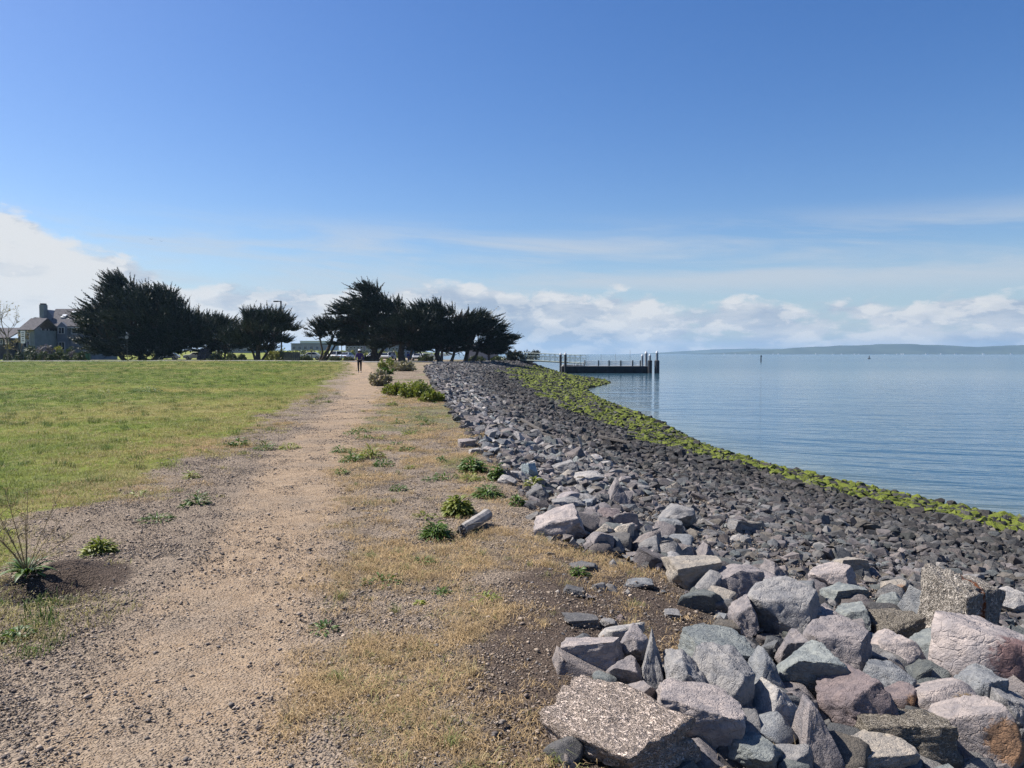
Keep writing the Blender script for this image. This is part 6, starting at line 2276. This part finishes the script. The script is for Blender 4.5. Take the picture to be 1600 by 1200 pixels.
def person(label, x, y, rz, top, legs, skin, capc, hgt=1.70, stride=.22, arms=.0, cap=True):
    root = empty('person', (x, y, hz(x, y)), rz)
    k = hgt / 1.70
    J = dict(pelvis=(0, 0, .92), belly=(0, 0, 1.08), chest=(0, .01, 1.28), neck=(0, 0, 1.44), head0=(0, -.015, 1.52), head=(0, -.02, 1.60), crown=(0, -.01, 1.67))
    Rd = dict(pelvis=(.155, .11), belly=(.135, .10), chest=(.165, .11), neck=.055, head0=.07, head=.088, crown=.06)
    E = [('pelvis', 'belly'), ('belly', 'chest'), ('chest', 'neck'), ('neck', 'head0'), ('head0', 'head'), ('head', 'crown')]
    for s, n in ((-1, 'l'), (1, 'r')):
        f = stride * s
        J.update({'hip' + n: (.09 * s, 0, .86), 'knee' + n: (.10 * s, -f * .55 - .03, .48), 'ankle' + n: (.10 * s, -f + .04, .09), 'toe' + n: (.11 * s, -f - .12, .035),
                  'sho' + n: (.19 * s, .01, 1.36), 'elb' + n: (.27 * s, .05 + arms * s, 1.10), 'wri' + n: (.26 * s, -.08 + arms * s * 1.5, .90), 'palm' + n: (.25 * s, -.11 + arms * s * 1.6, .84)})
        Rd.update({'hip' + n: .088, 'knee' + n: .058, 'ankle' + n: .040, 'toe' + n: .032, 'sho' + n: .065, 'elb' + n: .046, 'wri' + n: .032, 'palm' + n: (.040, .022)})
        E += [('pelvis', 'hip' + n), ('hip' + n, 'knee' + n), ('knee' + n, 'ankle' + n), ('ankle' + n, 'toe' + n), ('chest', 'sho' + n), ('sho' + n, 'elb' + n), ('elb' + n, 'wri' + n), ('wri' + n, 'palm' + n)]
        px_, py_, pz_ = J['palm' + n]
        for q, (ox, ln) in enumerate(((-.026, .068), (-.009, .078), (.009, .074), (.025, .058))):
            J['f%d%s' % (q, n)] = (px_ + .2 * ox * s, py_ + ox, pz_ - ln * .55)
            J['g%d%s' % (q, n)] = (px_ - .02 * s, py_ + ox * 1.1, pz_ - ln)
            Rd['f%d%s' % (q, n)], Rd['g%d%s' % (q, n)] = .0095, .008
            E += [('palm' + n, 'f%d%s' % (q, n)), ('f%d%s' % (q, n), 'g%d%s' % (q, n))]
        J['th' + n] = (px_ - .03 * s, py_ - .045, pz_ - .02)
        Rd['th' + n] = .010
        E.append(('palm' + n, 'th' + n))
    J = {a: tuple(c * k for c in b) for a, b in J.items()}
    skin_obj('body', J, E, Rd, skin, root)
    sub = lambda keys: {a: J[a] for a in keys}
    ed = lambda keys: [e for e in E if e[0] in keys and e[1] in keys]
    up = ['chest', 'belly', 'pelvis', 'shol', 'shor', 'elbl', 'elbr', 'wril', 'wrir', 'neck']
    g = lambda r, f, a: (r[0] * f + a, r[1] * f + a) if isinstance(r, tuple) else r * f + a
    skin_obj('jacket', sub(up), ed(up), {a: g(Rd[a], 1.1, .022) for a in up}, top, root)
    lo = ['pelvis', 'hipl', 'hipr', 'kneel', 'kneer', 'anklel', 'ankler']
    skin_obj('trousers', sub(lo), ed(lo), {a: g(Rd[a], 1.03, .010) for a in lo}, legs, root)
    for n in 'lr':
        a, t_ = Vector(J['ankle' + n]), Vector(J['toe' + n])
        MB().tube([a + Vector((0, .06, -.06)), a + Vector((0, 0, -.035)), t_ + Vector((0, .03, .01)), t_ + Vector((0, -.04, 0))], [.036, .05, .042, .026], 8).build('shoe', M_SHOE, root, smooth=True)
    h = Vector(J['head'])
    hair = MB()
    hair.lathe([(.085, -.10), (.103, -.03), (.105, .03), (.085, .085), (.03, .115)], 12, (h.x, h.y + .02, h.z))
    hair.build('hair', M_HAIR, root, smooth=True)
    if cap:
        c = MB()
        c.lathe([(.112, .03), (.112, .06), (.095, .11), (.05, .145), (.01, .152)], 14, (h.x, h.y + .008, h.z)).prism([(-.08, h.z + .03), (.08, h.z + .03), (.08, h.z + .045), (-.08, h.z + .045)], 'y', h.y - .21, h.y - .09)
        c.build('cap', capc, root, smooth=False)
    # face: nose, eyes, mouth
    MB().tube([(h.x, h.y - .082, h.z + .015), (h.x, h.y - .108, h.z - .02), (h.x, h.y - .085, h.z - .03)], [.010, .016, .012], 6).build('nose', skin, root)
    for s in (-1, 1):
        MB().lathe([(.002, -.011), (.012, 0), (.002, .011)], 8, (h.x + .034 * s, h.y - .082, h.z + .012)).build('eye', M_HAIR, root)
        MB().lathe([(.004, -.03), (.016, 0), (.006, .03)], 8, (h.x + .094 * s, h.y + .01, h.z - .005)).build('ear', skin, root)
    MB().box(h.x - .025, h.x + .025, h.y - .088, h.y - .078, h.z - .055, h.z - .046).build('mouth', M_LIP, root)
    tag(root, label, 'person')
    return root


M_SKIN = mat('skin', (0.42, 0.27, 0.20), .55, .3)
M_HAIR = mat('dark_hair', (0.03, 0.022, 0.018), .6, .3)
M_LIP = mat('lips', (0.30, 0.12, 0.11), .5, .3)
M_SHOE = mat('trainers', (0.18, 0.18, 0.19), .6, .3)
M_JACK = mat('purple_jacket', (0.045, 0.030, 0.11), .8, .2, .2, 14)
M_LEGS = mat('black_leggings', (0.010, 0.010, 0.013), .75, .2)
M_CAPW = mat('white_cap', (0.75, 0.75, 0.74), .7, .2)
x_, y_ = gp(562, 582)
person('person in dark purple jacket and white cap walking along the path', x_, y_, .12, M_JACK, M_LEGS, M_SKIN, M_CAPW, 1.74, .13, .04)
for (u, y, tc_, lc, lab, rz) in ((613, 131, (.35, .36, .42), (.03, .03, .05), 'distant person in a pale top beside the straight cypress trunk', .6),
                                 (638, 130, (.02, .035, .13), (.02, .03, .10), 'distant person all in blue on the seaward side of the straight trunk', -.7)):
    gx = atY(u, 560, y).x
    person(lab, gx, y, rz, mat('jersey', tc_, .8, .2), mat('trousers_cloth', lc, .8, .2), M_SKIN, M_CAPW, 1.72, .10, .02, u == 613)


# ------------------------------------------------------------------ birds in the sky
M_BIRD = mat('gull_feather', (0.06, 0.06, 0.065), .8, .2)
for (u, v, y, s, rz, lab) in ((236, 374, 240, 1.0, .5, 'larger dark bird gliding above the huge cypress'), (252, 377, 260, .85, .8, 'smaller dark bird flying just behind the first')):
    o = empty('bird', atY(u, v, y), rz)
    MB().tube([(0, -.28, 0), (0, -.18, .02), (0, 0, .02), (0, .2, 0), (0, .34, -.01)], [.01, .05, .085, .05, .015], 8).build('body', M_BIRD, o, smooth=True)
    for sg in (-1, 1):
        MB().add([(0.05 * sg, -.1, .04), (.05 * sg, .1, .04), (.32 * sg, .06, .16), (.32 * sg, -.1, .17), (.66 * sg, .10, .10), (.66 * sg, -.0, .11),
                  (0.05 * sg, -.1, .015), (.05 * sg, .1, .015), (.32 * sg, .06, .14), (.32 * sg, -.1, .145), (.66 * sg, .10, .095), (.66 * sg, 0, .10)],
                 [(0, 1, 2, 3), (3, 2, 4, 5), (9, 8, 7, 6), (11, 10, 8, 9), (0, 3, 9, 6), (3, 5, 11, 9), (1, 7, 8, 2), (2, 8, 10, 4), (4, 10, 11, 5)]).build('wing', M_BIRD, o)
    o.scale = (s, s, s)
    tag(o, lab, 'bird', 'birds in the sky')

# ------------------------------------------------------------------ the air over the bay
hzm = bpy.data.materials.new('bay_haze')
hzm.use_nodes = True
T = NT(hzm.node_tree)
T.n.clear()
pv = T.node('ShaderNodeVolumePrincipled', {'Color': (0.42, 0.68, 0.96), 'Density': 9.0e-5, 'Anisotropy': 0.2})
T.node('ShaderNodeOutputMaterial', {'Volume': pv.outputs[0]})
hb = MB().box(-9500, 13500, -6500, 9800, WATER_Z - 5.0, 135).build('haze', hzm)
tag(hb, 'thin blue haze over the bay and far hills', None, None, 'stuff')
